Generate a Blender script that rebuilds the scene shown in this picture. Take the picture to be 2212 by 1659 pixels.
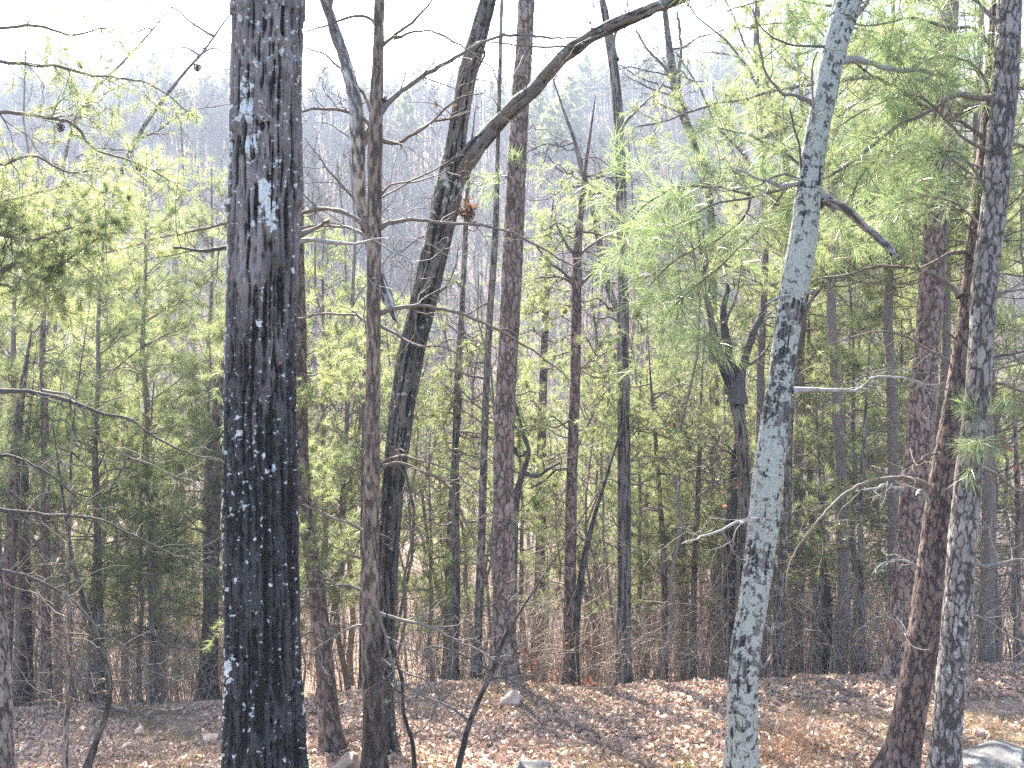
import bpy, math, random
import numpy as np
from mathutils import Vector

for o in list(bpy.data.objects):
    bpy.data.objects.remove(o, do_unlink=True)
C = bpy.context.scene.collection
SC = bpy.context.scene
# ------------------------------------------------------------------ camera
F = 2123.0          # focal length in the photograph's working pixels (frame 2212 x 1659)
CZ = 3.4            # height of the eye above the near ground
cam = bpy.data.cameras.new('camera'); co = bpy.data.objects.new('camera', cam); C.objects.link(co)
co.location = (0, 0, CZ); co.rotation_euler = (math.radians(90), 0, 0)
cam.sensor_width = 36.0; cam.lens = 36.0 * F / 2212.0
cam.clip_start = 0.05; cam.clip_end = 2000
SC.camera = co
# ------------------------------------------------------------------ light
SUN_EL, SUN_AZ = 46.0, -22.0      # azimuth from the view direction, negative = left
w = bpy.data.worlds.new("World"); SC.world = w; w.use_nodes = True
nt = w.node_tree; bg = nt.nodes['Background']
sky = nt.nodes.new('ShaderNodeTexSky'); sky.sky_type = 'NISHITA'; sky.sun_disc = False
sky.sun_elevation = math.radians(SUN_EL); sky.sun_rotation = math.radians(SUN_AZ)
sky.air_density = 1.0; sky.dust_density = 2.5; sky.ozone_density = 0.2
nt.links.new(sky.outputs[0], bg.inputs[0]); bg.inputs[1].default_value = 0.13
sd = bpy.data.lights.new('sun', 'SUN'); sd.energy = 5.0; sd.angle = math.radians(0.6); sd.color = (1, 0.92, 0.79)
so = bpy.data.objects.new('sun', sd); C.objects.link(so)
a, e = math.radians(SUN_AZ), math.radians(SUN_EL)
sdir = Vector((math.sin(a) * math.cos(e), math.cos(a) * math.cos(e), math.sin(e)))
so.rotation_euler = sdir.to_track_quat('Z', 'Y').to_euler()
so.location = (-8, 20, 30)
SC.view_settings.view_transform = 'Standard'; SC.view_settings.look = 'None'
SC.view_settings.exposure = 2.52; SC.view_settings.gamma = 1.0
SC.render.engine = 'CYCLES'
cy = SC.cycles
cy.max_bounces = 8; cy.diffuse_bounces = 5; cy.glossy_bounces = 2; cy.transmission_bounces = 6
cy.volume_bounces = 0; cy.transparent_max_bounces = 8
cy.caustics_reflective = False; cy.caustics_refractive = False
cy.use_denoising = False; cy.denoising_prefilter = 'ACCURATE'; cy.denoising_input_passes = 'RGB_ALBEDO_NORMAL'
cy.use_adaptive_sampling = True; cy.adaptive_threshold = 0.02

# ------------------------------------------------------------------ noise
def _hash(i, j, k, s=0):
    with np.errstate(over='ignore'):
        h = (i.astype(np.int64) * 374761393 + j.astype(np.int64) * 668265263 + k.astype(np.int64) * 2147483647 + s * 1274126177) & 0xffffffff
        h = ((h ^ (h >> 13)) * 1274126177) & 0xffffffff
        h = ((h ^ (h >> 16)) * 2246822519) & 0xffffffff
        h = h ^ (h >> 15)
    return (h & 0xffffff) / float(0x1000000)
def vnoise(p, s=0):
    p = np.asarray(p, float); i = np.floor(p); f = p - i; i = i.astype(np.int64); f = f * f * (3 - 2 * f)
    r = 0
    for a_ in (0, 1):
        for b_ in (0, 1):
            for c_ in (0, 1):
                wgt = (f[..., 0] if a_ else 1 - f[..., 0]) * (f[..., 1] if b_ else 1 - f[..., 1]) * (f[..., 2] if c_ else 1 - f[..., 2])
                r = r + wgt * _hash(i[..., 0] + a_, i[..., 1] + b_, i[..., 2] + c_, s)
    return r
def fbm(p, s=0, o=4):
    r = 0; am = 0.5; t = 0
    for q in range(o):
        r = r + am * vnoise(np.asarray(p) * 2 ** q, s + q); t += am; am *= 0.5
    return r / t
def voro(p, s=0):
    i = np.floor(p).astype(np.int64); f = p - i
    d1 = np.full(p.shape[:-1], 9.0); d2 = d1.copy(); cid = np.zeros(p.shape[:-1])
    for a_ in (-1, 0, 1):
        for b_ in (-1, 0, 1):
            for c_ in (-1, 0, 1):
                q = (i[..., 0] + a_, i[..., 1] + b_, i[..., 2] + c_)
                v = np.stack([a_ + _hash(*q, s) - f[..., 0], b_ + _hash(*q, s + 1) - f[..., 1], c_ + _hash(*q, s + 2) - f[..., 2]], -1)
                d = np.sqrt((v ** 2).sum(-1)); hh = _hash(*q, s + 3)
                nearer = d < d1
                d2 = np.where(nearer, d1, np.minimum(d2, d)); cid = np.where(nearer, hh, cid); d1 = np.where(nearer, d, d1)
    return d1, d2, cid

# ------------------------------------------------------------------ ground
CX = np.array([-600, 0, 420, 700, 900, 1100, 1280, 1390, 1600, 1750, 2000, 2212, 2900])
CYp = np.array([1550, 1545, 1528, 1515, 1490, 1478, 1502, 1484, 1484, 1470, 1462, 1440, 1430])
DC = 12.0
def ground(x, y):
    x = np.asarray(x, float); y = np.asarray(y, float)
    X = 1106 + F * x / DC
    zc = CZ - (np.interp(X, CX, CYp) - 829.5) / F * DC
    t = np.clip((y - 7) / (DC - 7), 0, 1); t = t * t * (3 - 2 * t)
    near = zc * t
    far = np.interp(y, [DC, 13.0, 15, 20, 30, 45, 60, 80, 120, 170, 215, 260, 330], [0, -0.30, -1.0, -2.2, -4.0, -6, -6.8, -4, 14, 42, 62, 67, 62])
    far = far + np.where(y > 80, (fbm(np.stack([x / 50, y / 50, x * 0], -1), 5) - .5) * 14 * np.clip((y - 80) / 60, 0, 1), 0)
    z = near + np.where(y > DC, far, 0)
    bump = (fbm(np.stack([x * 1.1, y * 1.1, x * 0], -1), 11) - .5) * 0.16 + (fbm(np.stack([x * 4, y * 4, x * 0], -1), 12) - .5) * 0.07
    return z + bump * np.clip((60 - y) / 50, 0.1, 1)
def gz(x, y): return float(ground(np.array([x]), np.array([y]))[0])
def at(X, Y, d): return np.array([(X - 1106) / F * d, d, CZ - (Y - 829.5) / F * d])

# ------------------------------------------------------------------ materials
class NT:
    def __init__(s, name):
        s.m = bpy.data.materials.new(name); s.m.use_nodes = True; s.t = s.m.node_tree
        s.t.nodes.clear(); s.out = s.n('ShaderNodeOutputMaterial')
    def n(s, ty, **k):
        x = s.t.nodes.new(ty)
        for a_, b_ in k.items():
            if a_.startswith('i_'):
                key = a_[2:]; key = int(key) if key.isdigit() else key.replace('_', ' ')
                x.inputs[key].default_value = b_
            else: setattr(x, a_, b_)
        return x
    def l(s, a_, b_): s.t.links.new(a_, b_)
    def ramp(s, src, stops, interp='LINEAR'):
        r = s.n('ShaderNodeValToRGB'); r.color_ramp.interpolation = interp
        els = r.color_ramp.elements
        while len(els) < len(stops): els.new(0.5)
        for e_, (p_, c_) in zip(els, stops):
            e_.position = p_; e_.color = (c_, c_, c_, 1) if not hasattr(c_, '__len__') else (*c_, 1)
        s.l(src, r.inputs[0]); return r.outputs[0]
    def mix(s, f, a_, b_, bt='MIX'):
        m = s.n('ShaderNodeMix', data_type='RGBA', blend_type=bt)
        for sock, v in ((m.inputs[0], f), (m.inputs[6], a_), (m.inputs[7], b_)):
            if hasattr(v, 'links'): s.l(v, sock)
            elif hasattr(v, '__len__'): sock.default_value = (*v, 1)
            else: sock.default_value = v
        return m.outputs[2]
    def math(s, op, a_, b_=0.0):
        m = s.n('ShaderNodeMath', operation=op)
        for sock, v in ((m.inputs[0], a_), (m.inputs[1], b_)):
            if hasattr(v, 'links'): s.l(v, sock)
            else: sock.default_value = v
        return m.outputs[0]

def bark_mat(name, crack, plate, plate2, lh=(0.3, 0.55), lich=(0.50, 0.53, 0.52), thr=0.7, lscale=14, fine=60, stretch=0.35, bump=0.6, moss=None):
    T = NT(name)
    bc = T.n('ShaderNodeAttribute', attribute_name='bc').outputs['Vector']
    h = T.n('ShaderNodeAttribute', attribute_name='h').outputs['Fac']
    lf = T.n('ShaderNodeAttribute', attribute_name='lf').outputs['Fac']
    dk = T.n('ShaderNodeAttribute', attribute_name='dk').outputs['Fac']
    mp = T.n('ShaderNodeMapping'); mp.inputs['Scale'].default_value = (1, 1, stretch); T.l(bc, mp.inputs[0])
    n1 = T.n('ShaderNodeTexNoise', i_Scale=fine, i_Detail=5.0, i_Roughness=0.7); T.l(mp.outputs[0], n1.inputs[0])
    n2 = T.n('ShaderNodeTexNoise', i_Scale=6.0, i_Detail=3.0); T.l(mp.outputs[0], n2.inputs[0])
    pc = T.mix(T.ramp(n2.outputs[0], [(0.35, 0.0), (0.65, 1.0)]), plate, plate2)
    hh = T.math('ADD', h, T.math('MULTIPLY', T.math('SUBTRACT', n1.outputs[0], 0.5), 0.6))
    col = T.mix(T.ramp(hh, [(0.34, 0.0), (0.72, 1.0)]), crack, pc)
    col = T.mix(dk, col, T.mix(T.ramp(hh, [(0.5, 0.0), (1.0, 1.0)]), (0.003, 0.003, 0.0035), (0.032, 0.032, 0.036)))
    ln = T.n('ShaderNodeTexNoise', i_Scale=lscale, i_Detail=6.0, i_Roughness=0.62); T.l(bc, ln.inputs[0])
    lm = T.ramp(T.math('ADD', ln.outputs[0], T.math('MULTIPLY', lf, 0.45)), [(thr, 0.0), (thr + 0.025, 1.0)])
    lm = T.math('MULTIPLY', lm, T.ramp(hh, [(lh[0], 0.0), (lh[1], 1.0)]))
    l2 = T.n('ShaderNodeTexNoise', i_Scale=90.0, i_Detail=4.0); T.l(bc, l2.inputs[0])
    lcol = T.mix(T.ramp(l2.outputs[0], [(0.3, 0.0), (0.7, 1.0)]), tuple(c * 0.55 for c in lich), lich)
    col = T.mix(lm, col, lcol)
    b = T.n('ShaderNodeBsdfPrincipled', i_Roughness=0.85); b.inputs['Specular IOR Level'].default_value = 0.3
    T.l(col, b.inputs['Base Color'])
    bp = T.n('ShaderNodeBump', i_Strength=bump, i_Distance=0.01); T.l(T.math('ADD', hh, T.math('MULTIPLY', lm, 0.3)), bp.inputs['Height'])
    T.l(bp.outputs[0], b.inputs['Normal']); T.l(b.outputs[0], T.out.inputs[0])
    return T.m

def simple_bark(name, c1, c2, rough=0.75, lich=None, scale=3.0):
    T = NT(name); g = T.n('ShaderNodeNewGeometry'); oi = T.n('ShaderNodeObjectInfo')
    mp = T.n('ShaderNodeMapping'); mp.inputs['Scale'].default_value = (1, 1, 0.35); T.l(g.outputs['Position'], mp.inputs[0])
    n = T.n('ShaderNodeTexNoise', i_Scale=scale * 8, i_Detail=5.0, i_Roughness=0.7); T.l(mp.outputs[0], n.inputs[0])
    col = T.mix(T.ramp(n.outputs[0], [(0.35, 0.0), (0.65, 1.0)]), c1, c2)
    col = T.mix(T.math('MULTIPLY', oi.outputs['Random'], 0.55), col, tuple(0.5 * (a_ + b_) * 1.2 for a_, b_ in zip(c1, (0.2, 0.2, 0.2))))
    if lich:
        ln = T.n('ShaderNodeTexNoise', i_Scale=9.0, i_Detail=6.0); T.l(g.outputs['Position'], ln.inputs[0])
        col = T.mix(T.ramp(ln.outputs[0], [(0.55, 0.0), (0.6, 1.0)]), col, lich)
    b = T.n('ShaderNodeBsdfPrincipled', i_Roughness=rough); T.l(col, b.inputs['Base Color'])
    bp = T.n('ShaderNodeBump', i_Strength=0.7, i_Distance=0.01); T.l(n.outputs[0], bp.inputs['Height']); T.l(bp.outputs[0], b.inputs['Normal'])
    T.l(b.outputs[0], T.out.inputs[0]); return T.m

def leafy(name, c1, c2, trans, tw=0.45, rough=0.38, spec=0.5):
    """thin leaves and needles: glossy front, light coming through"""
    T = NT(name); g = T.n('ShaderNodeNewGeometry'); oi = T.n('ShaderNodeObjectInfo')
    r = T.math('MULTIPLY', T.math('ADD', g.outputs['Random Per Island'], oi.outputs['Random']), 0.5)
    col = T.mix(r, c1, c2)
    b = T.n('ShaderNodeBsdfPrincipled', i_Roughness=rough); b.inputs['Specular IOR Level'].default_value = spec
    T.l(col, b.inputs['Base Color'])
    t = T.n('ShaderNodeBsdfTranslucent'); T.l(T.mix(r, trans, tuple(x * 0.7 for x in trans)), t.inputs[0])
    m = T.n('ShaderNodeMixShader', i_0=tw); T.l(b.outputs[0], m.inputs[1]); T.l(t.outputs[0], m.inputs[2])
    T.l(m.outputs[0], T.out.inputs[0]); return T.m

M = {}
M['oak'] = bark_mat('oak_bark', (0.006, 0.005, 0.005), (0.09, 0.078, 0.075), (0.22, 0.195, 0.19), thr=0.615, lscale=26, fine=55, lich=(0.62, 0.66, 0.68))
M['char_oak'] = bark_mat('leaning_oak_bark', (0.010, 0.009, 0.009), (0.09, 0.075, 0.06), (0.18, 0.16, 0.135), thr=0.68, lscale=13, lich=(0.40, 0.43, 0.38))
M['lichen'] = bark_mat('lichen_bark', (0.015, 0.015, 0.018), (0.05, 0.048, 0.05), (0.17, 0.16, 0.15), thr=0.50, lscale=18, lich=(0.40, 0.42, 0.38), lh=(-.1, .12))
M['pine'] = bark_mat('scaly_pine_bark', (0.07, 0.05, 0.042), (0.20, 0.14, 0.12), (0.29, 0.225, 0.20), thr=0.9, fine=40, stretch=0.8)
M['redpine'] = bark_mat('red_pine_bark', (0.055, 0.038, 0.034), (0.185, 0.125, 0.105), (0.27, 0.195, 0.17), thr=0.82, fine=40, stretch=0.8)
M['greypine'] = bark_mat('grey_pine_bark', (0.05, 0.04, 0.038), (0.17, 0.145, 0.135), (0.27, 0.245, 0.23), thr=0.66, fine=40, stretch=0.8, lscale=18, lich=(0.42, 0.46, 0.44))
M['youngpine'] = bark_mat('smooth_pine_bark', (0.06, 0.045, 0.038), (0.19, 0.14, 0.11), (0.28, 0.22, 0.18), thr=0.8, fine=50, stretch=0.5)
M['dead'] = bark_mat('weathered_wood', (0.08, 0.075, 0.07), (0.36, 0.34, 0.31), (0.50, 0.47, 0.44), thr=0.7, fine=60, stretch=0.12)
M['greybark'] = bark_mat('grey_bark', (0.05, 0.043, 0.038), (0.19, 0.165, 0.145), (0.31, 0.28, 0.25), thr=0.72)
M['twig_brown'] = simple_bark('brown_twig_bark', (0.07, 0.05, 0.036), (0.17, 0.125, 0.095), 0.8)
M['twig_grey'] = simple_bark('grey_twig_bark', (0.085, 0.07, 0.06), (0.21, 0.185, 0.16), 0.8)
M['stem_pine'] = simple_bark('pine_stem_bark', (0.10, 0.07, 0.055), (0.25, 0.19, 0.16), 0.85)
M['stem_grey'] = simple_bark('grey_stem_bark', (0.12, 0.10, 0.085), (0.30, 0.265, 0.23), 0.85)
M['twig_pale'] = simple_bark('pale_twig_bark', (0.17, 0.165, 0.155), (0.34, 0.33, 0.31), 0.7)
M['twig_dark'] = simple_bark('dark_twig_bark', (0.018, 0.015, 0.015), (0.06, 0.05, 0.045), 0.85)
M['lichen_limb'] = simple_bark('lichened_limb_bark', (0.04, 0.04, 0.035), (0.16, 0.15, 0.13), 0.8, lich=(0.23, 0.24, 0.20))
M['brush'] = simple_bark('dry_brush_stems', (0.20, 0.15, 0.115), (0.44, 0.345, 0.28), 0.6)
M['hillwood'] = simple_bark('far_wood_bark', (0.07, 0.055, 0.05), (0.15, 0.125, 0.115), 0.8)
M['needle'] = leafy('pine_needles', (0.075, 0.105, 0.045), (0.115, 0.14, 0.065), (0.50, 0.58, 0.25), 0.53, 0.32, 0.8)
M['needle_long'] = leafy('long_pine_needles', (0.065, 0.105, 0.04), (0.11, 0.14, 0.06), (0.42, 0.55, 0.24), 0.5, 0.28, 0.8)
M['leaf'] = leafy('dead_leaf', (0.38, 0.25, 0.18), (0.76, 0.57, 0.45), (0.50, 0.32, 0.25), 0.3, 0.42)
M['redleaf'] = leafy('rusty_oak_leaf', (0.20, 0.085, 0.05), (0.28, 0.14, 0.09), (0.42, 0.17, 0.09), 0.4)
M['brownleaf'] = leafy('brown_hanging_leaf', (0.07, 0.045, 0.03), (0.16, 0.10, 0.07), (0.22, 0.12, 0.07), 0.4)
M['straw'] = leafy('orange_straw', (0.52, 0.33, 0.17), (0.66, 0.46, 0.27), (0.70, 0.43, 0.22), 0.35)
M['drygrass'] = leafy('dry_grass', (0.26, 0.19, 0.09), (0.42, 0.33, 0.18), (0.50, 0.40, 0.16), 0.4)
M['greenblade'] = leafy('green_blade', (0.10, 0.17, 0.03), (0.16, 0.24, 0.05), (0.35, 0.55, 0.10), 0.45)
M['cone'] = simple_bark('cone_scales', (0.012, 0.01, 0.008), (0.05, 0.035, 0.03), 0.8)

def ground_mat():
    T = NT('leafy_soil'); g = T.n('ShaderNodeNewGeometry')
    v = T.n('ShaderNodeTexVoronoi', i_Scale=14.0); T.l(g.outputs['Position'], v.inputs['Vector'])
    n = T.n('ShaderNodeTexNoise', i_Scale=1.6, i_Detail=6.0, i_Roughness=0.65); T.l(g.outputs['Position'], n.inputs[0])
    f = T.n('ShaderNodeTexNoise', i_Scale=45.0, i_Detail=5.0); T.l(g.outputs['Position'], f.inputs[0])
    sp = T.n('ShaderNodeSeparateColor'); T.l(v.outputs['Color'], sp.inputs[0])
    c = T.mix(sp.outputs[0], (0.17, 0.115, 0.085), (0.36, 0.26, 0.21))
    c = T.mix(T.ramp(n.outputs[0], [(0.5, 0.0), (0.62, 1.0)]), c, (0.20, 0.14, 0.07))
    c = T.mix(T.ramp(f.outputs[0], [(0.4, 0.0), (0.6, 1.0)]), T.mix(0.5, c, (0.05, 0.035, 0.03)), c)
    b = T.n('ShaderNodeBsdfPrincipled', i_Roughness=0.95); T.l(c, b.inputs['Base Color'])
    bp = T.n('ShaderNodeBump', i_Strength=0.9, i_Distance=0.03); T.l(f.outputs[0], bp.inputs['Height']); T.l(bp.outputs[0], b.inputs['Normal'])
    T.l(b.outputs[0], T.out.inputs[0]); return T.m
M['ground'] = ground_mat()

def rock_mat(name, c1, c2, lich=None):
    T = NT(name); tc = T.n('ShaderNodeTexCoord')
    n = T.n('ShaderNodeTexNoise', i_Scale=5.0, i_Detail=8.0, i_Roughness=0.7); T.l(tc.outputs['Object'], n.inputs[0])
    f = T.n('ShaderNodeTexNoise', i_Scale=40.0, i_Detail=5.0); T.l(tc.outputs['Object'], f.inputs[0])
    c = T.mix(T.ramp(n.outputs[0], [(0.35, 0.0), (0.65, 1.0)]), c1, c2)
    c = T.mix(T.ramp(f.outputs[0], [(0.52, 0.0), (0.7, 0.5)]), c, tuple(x * 0.4 for x in c1))
    if lich: c = T.mix(T.ramp(n.outputs[0], [(0.56, 0.0), (0.6, 1.0)]), c, lich)
    b = T.n('ShaderNodeBsdfPrincipled', i_Roughness=0.85); T.l(c, b.inputs['Base Color'])
    bp = T.n('ShaderNodeBump', i_Strength=0.6, i_Distance=0.02); T.l(T.math('ADD', n.outputs[0], T.math('MULTIPLY', f.outputs[0], 0.3)), bp.inputs['Height'])
    T.l(bp.outputs[0], b.inputs['Normal']); T.l(b.outputs[0], T.out.inputs[0]); return T.m
M['rock_pink'] = rock_mat('pink_sandstone', (0.38, 0.26, 0.21), (0.60, 0.46, 0.40))
M['rock_grey'] = rock_mat('grey_stone', (0.06, 0.06, 0.063), (0.15, 0.15, 0.155), (0.20, 0.21, 0.205))
M['rock_brown'] = rock_mat('brown_stone', (0.15, 0.11, 0.09), (0.32, 0.25, 0.21))

# ------------------------------------------------------------------ mesh helpers
def mesh_from(name, V, Fc, attrs=None, smooth=True):
    """V (n,3); Fc list of int arrays (m,3)/(m,4)"""
    me = bpy.data.meshes.new(name)
    V = np.ascontiguousarray(V, dtype=np.float32); Fc = [np.asarray(f, dtype=np.int32) for f in Fc if len(f)]
    nl = sum(f.size for f in Fc); npoly = sum(len(f) for f in Fc)
    me.vertices.add(len(V)); me.vertices.foreach_set('co', V.ravel())
    me.loops.add(nl); me.loops.foreach_set('vertex_index', np.concatenate([f.ravel() for f in Fc]))
    me.polygons.add(npoly)
    tot = np.concatenate([np.full(len(f), f.shape[1], np.int32) for f in Fc])
    st = np.concatenate([[0], np.cumsum(tot)[:-1]]).astype(np.int32)
    me.polygons.foreach_set('loop_start', st); me.polygons.foreach_set('loop_total', tot)
    me.polygons.foreach_set('use_smooth', np.full(npoly, smooth, dtype=bool))
    for k, v in (attrs or {}).items():
        v = np.ascontiguousarray(v, dtype=np.float32)
        if v.ndim == 1: at_ = me.attributes.new(k, 'FLOAT', 'POINT'); at_.data.foreach_set('value', v)
        else: at_ = me.attributes.new(k, 'FLOAT_VECTOR', 'POINT'); at_.data.foreach_set('vector', v.ravel())
    me.update(calc_edges=True); return me

class Acc:
    def __init__(s): s.V = []; s.Q = []; s.T = []; s.n = 0
    def add(s, V, Q=None, T=None):
        V = np.asarray(V).reshape(-1, 3)
        if Q is not None: s.Q.append(np.asarray(Q).reshape(-1, 4) + s.n)
        if T is not None: s.T.append(np.asarray(T).reshape(-1, 3) + s.n)
        s.V.append(V); s.n += len(V)
    def tubes(s, P, R, sides=3):
        """P (n,k,3), R (n,k): n tapering tubes"""
        P = np.asarray(P, float); R = np.asarray(R, float)
        if P.ndim == 2: P = P[None]; R = R[None]
        n, k, _ = P.shape
        if n == 0: return
        t = np.gradient(P, axis=1); t /= np.linalg.norm(t, axis=-1, keepdims=True) + 1e-9
        m = np.abs(t.mean(1)); ref = np.eye(3)[np.argmin(m, -1)][:, None, :]
        u = np.cross(t, ref); u /= np.linalg.norm(u, axis=-1, keepdims=True) + 1e-9
        v = np.cross(t, u)
        th = np.arange(sides) * 2 * np.pi / sides
        ring = P[:, :, None, :] + R[:, :, None, None] * (np.cos(th)[None, None, :, None] * u[:, :, None, :] + np.sin(th)[None, None, :, None] * v[:, :, None, :])
        idx = np.arange(n * k * sides).reshape(n, k, sides)
        a_ = idx[:, :-1, :]; b_ = np.roll(a_, -1, 2); c_ = np.roll(idx[:, 1:, :], -1, 2); d_ = idx[:, 1:, :]
        s.add(ring, np.stack([a_, d_, c_, b_], -1))
    def build(s, name): return mesh_from(name, np.concatenate(s.V), [np.concatenate(s.Q) if s.Q else [], np.concatenate(s.T) if s.T else []])
    def obj(s, name, mat, parent=None, loc=None):
        return link(name, s.build(name), mat, parent, loc)

def link(name, me, mat, parent=None, loc=None):
    if not len(me.materials): me.materials.append(mat)
    o = bpy.data.objects.new(name, me); C.objects.link(o)
    if parent is not None: o.parent = parent
    if loc is not None: o.location = loc
    return o
def tag(o, label, cat, group=None, kind=None):
    if label: o['label'] = label
    if cat: o['category'] = cat
    if group: o['group'] = group
    if kind: o['kind'] = kind
    return o
def thing(name, label, cat, loc=(0, 0, 0), group=None):
    o = bpy.data.objects.new(name, None); C.objects.link(o); o.location = loc; o.empty_display_size = 0.3
    return tag(o, label, cat, group)
def dup(root, loc, rz, sc=1.0, label=None, group=None):
    r = root.copy(); C.objects.link(r); r.location = loc; r.rotation_euler = (0, 0, rz); r.scale = (sc, sc, sc)
    if label: r['label'] = label
    if group: r['group'] = group
    for ch in list(root.children):
        c = ch.copy(); C.objects.link(c); c.parent = r
    return r

def spline(pts, n):
    """Catmull-Rom through pts (m,d) -> (n,d), even in arc length"""
    p = np.asarray(pts, float)
    if len(p) == 2:
        t = np.linspace(0, 1, n)[:, None]; return p[0] * (1 - t) + p[1] * t
    q = np.vstack([2 * p[0] - p[1], p, 2 * p[-1] - p[-2]]); out = []
    for i in range(1, len(q) - 2):
        t = np.linspace(0, 1, 24, endpoint=False)[:, None]
        out.append(0.5 * ((2 * q[i]) + (-q[i - 1] + q[i + 1]) * t + (2 * q[i - 1] - 5 * q[i] + 4 * q[i + 1] - q[i + 2]) * t ** 2 + (-q[i - 1] + 3 * q[i] - 3 * q[i + 1] + q[i + 2]) * t ** 3))
    o = np.vstack(out + [p[-1:]])
    s = np.concatenate([[0], np.cumsum(np.linalg.norm(np.diff(o[:, :3], axis=0), axis=1))])
    ss = np.linspace(0, s[-1], n)
    return np.stack([np.interp(ss, s, o[:, j]) for j in range(o.shape[1])], -1)

def h_oak(bc, s):
    q = bc * np.array([1, 1, 0.055]); wv = (fbm(bc * 5 * np.array([1, 1, 0.6]), s + 9, 3) - .5)[..., None] * 0.03
    r = 1 - np.abs(2 * vnoise((q + wv) * 42, s) - 1); r2 = 1 - np.abs(2 * vnoise((q * np.array([1, 1, 2.5]) + wv) * 75, s + 4) - 1)
    cut = vnoise(bc * np.array([30, 30, 28]), s + 7)
    h = 0.62 * r + 0.38 * r2; return np.clip((h - .60) * 2.1 + .50 - 0.5 * np.clip(cut - .55, 0, 1) * 2, 0, 1)
def h_pine(sc):
    def f(bc, s):
        q = bc * np.array([1, 1, 0.40]) * sc * .95
        q = q + (np.stack([fbm(q * 1.7, s, 3), fbm(q * 1.7 + 7, s + 1, 3), fbm(q * 1.7 + 13, s + 2, 3)], -1) - .5) * .9
        d1, d2, cid = voro(q, s); e_ = np.clip((d2 - d1) * 5.0, 0, 1)
        return np.clip(0.12 + e_ * (0.45 + 0.3 * cid) + (fbm(bc * np.array([60, 60, 25]), s, 3) - .5) * .5, 0, 1)
    return f
def h_rough(bc, s): return np.clip(fbm(bc * np.array([50, 50, 14]), s, 4) * 1.6 - 0.3, 0, 1)
def h_ring(bc, s): return np.clip(0.55 + (fbm(bc * np.array([18, 18, 30]), s, 4) - .5) * 0.9, 0, 1)

def trunk(name, P, R, hf, mat, parent, sides=48, step=0.03, amp=0.012, seed=1, lf=None, dk=None, bumps=(), flare=0.35, rough=0.035, ref=None):
    """one continuous trunk with modelled bark; P world points from top to base"""
    D = np.hstack([P, np.asarray(R)[:, None]]); L = np.linalg.norm(np.diff(P, axis=0), axis=1).sum()
    n = max(12, int(L / step)); S = spline(D, n); Pt, Rt = S[:, :3], S[:, 3]
    t = np.gradient(Pt, axis=0); t /= np.linalg.norm(t, axis=1, keepdims=True)
    if ref is None:
        u = np.array([1.0, 0, 0]) - t * t[:, :1]; u /= np.linalg.norm(u, axis=1, keepdims=True); v = np.cross(u, t); v *= np.sign(v[:, 1:2] + 1e-9)
    else:
        u = np.array(ref, float) - t * (t @ np.array(ref, float))[:, None]; u /= np.linalg.norm(u, axis=1, keepdims=True); v = np.cross(u, t)
    s = np.linspace(0, L, n); th = np.arange(sides) * 2 * np.pi / sides
    TH, SS = np.meshgrid(th, s)
    bc = np.stack([np.cos(TH) * Rt[:, None], np.sin(TH) * Rt[:, None], SS], -1)
    h = hf(bc, seed)
    low = fbm(bc * np.array([4, 4, 1.6]), seed + 40, 3) - .5
    rad = Rt[:, None] * (1 + rough * 4 * low) + amp * (h - 0.5)
    z0 = Pt[-1, 2]; fl = np.exp(-np.clip(Pt[:, 2] - z0 - 0.1, 0, 9) / 0.22)[:, None]
    rad = rad + Rt[:, None] * flare * fl * (0.7 + 0.6 * np.sin(TH * 3 + seed) ** 2)
    for (bs, bt, bsz, bh) in bumps:      # swellings: metres from the top, angle, size, height
        dd = ((SS - bs) / bsz) ** 2 + (np.angle(np.exp(1j * (TH - bt))) * Rt[:, None] / bsz) ** 2
        rad = rad + bh * np.exp(-dd * 1.6)
    V = Pt[:, None, :] + rad[..., None] * (np.cos(TH)[..., None] * u[:, None, :] + np.sin(TH)[..., None] * v[:, None, :])
    idx = np.arange(n * sides).reshape(n, sides); a_ = idx[:-1]; b_ = np.roll(a_, -1, 1); c_ = np.roll(idx[1:], -1, 1); d_ = idx[1:]
    V = V.reshape(-1, 3); Q = np.stack([a_, b_, c_, d_], -1).reshape(-1, 4)
    V = np.vstack([V, Pt[:1] - t[:1] * 0.01]); top = np.stack([idx[0], np.full(sides, len(V) - 1), np.roll(idx[0], -1)], -1)
    ex = lambda q, z=0.0: np.concatenate([q.ravel(), [z]])
    LF = lf(TH, SS, V[:-1].reshape(n, sides, 3)) if lf else np.zeros_like(h)
    DK = dk(TH, SS, V[:-1].reshape(n, sides, 3)) if dk else np.zeros_like(h)
    me = mesh_from(name, V, [Q, top], {'h': ex(h), 'bc': np.vstack([bc.reshape(-1, 3), [[0, 0, 0]]]), 'lf': ex(LF), 'dk': ex(DK)})
    o = link(name, me, mat, parent)
    return o, Pt, Rt

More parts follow.
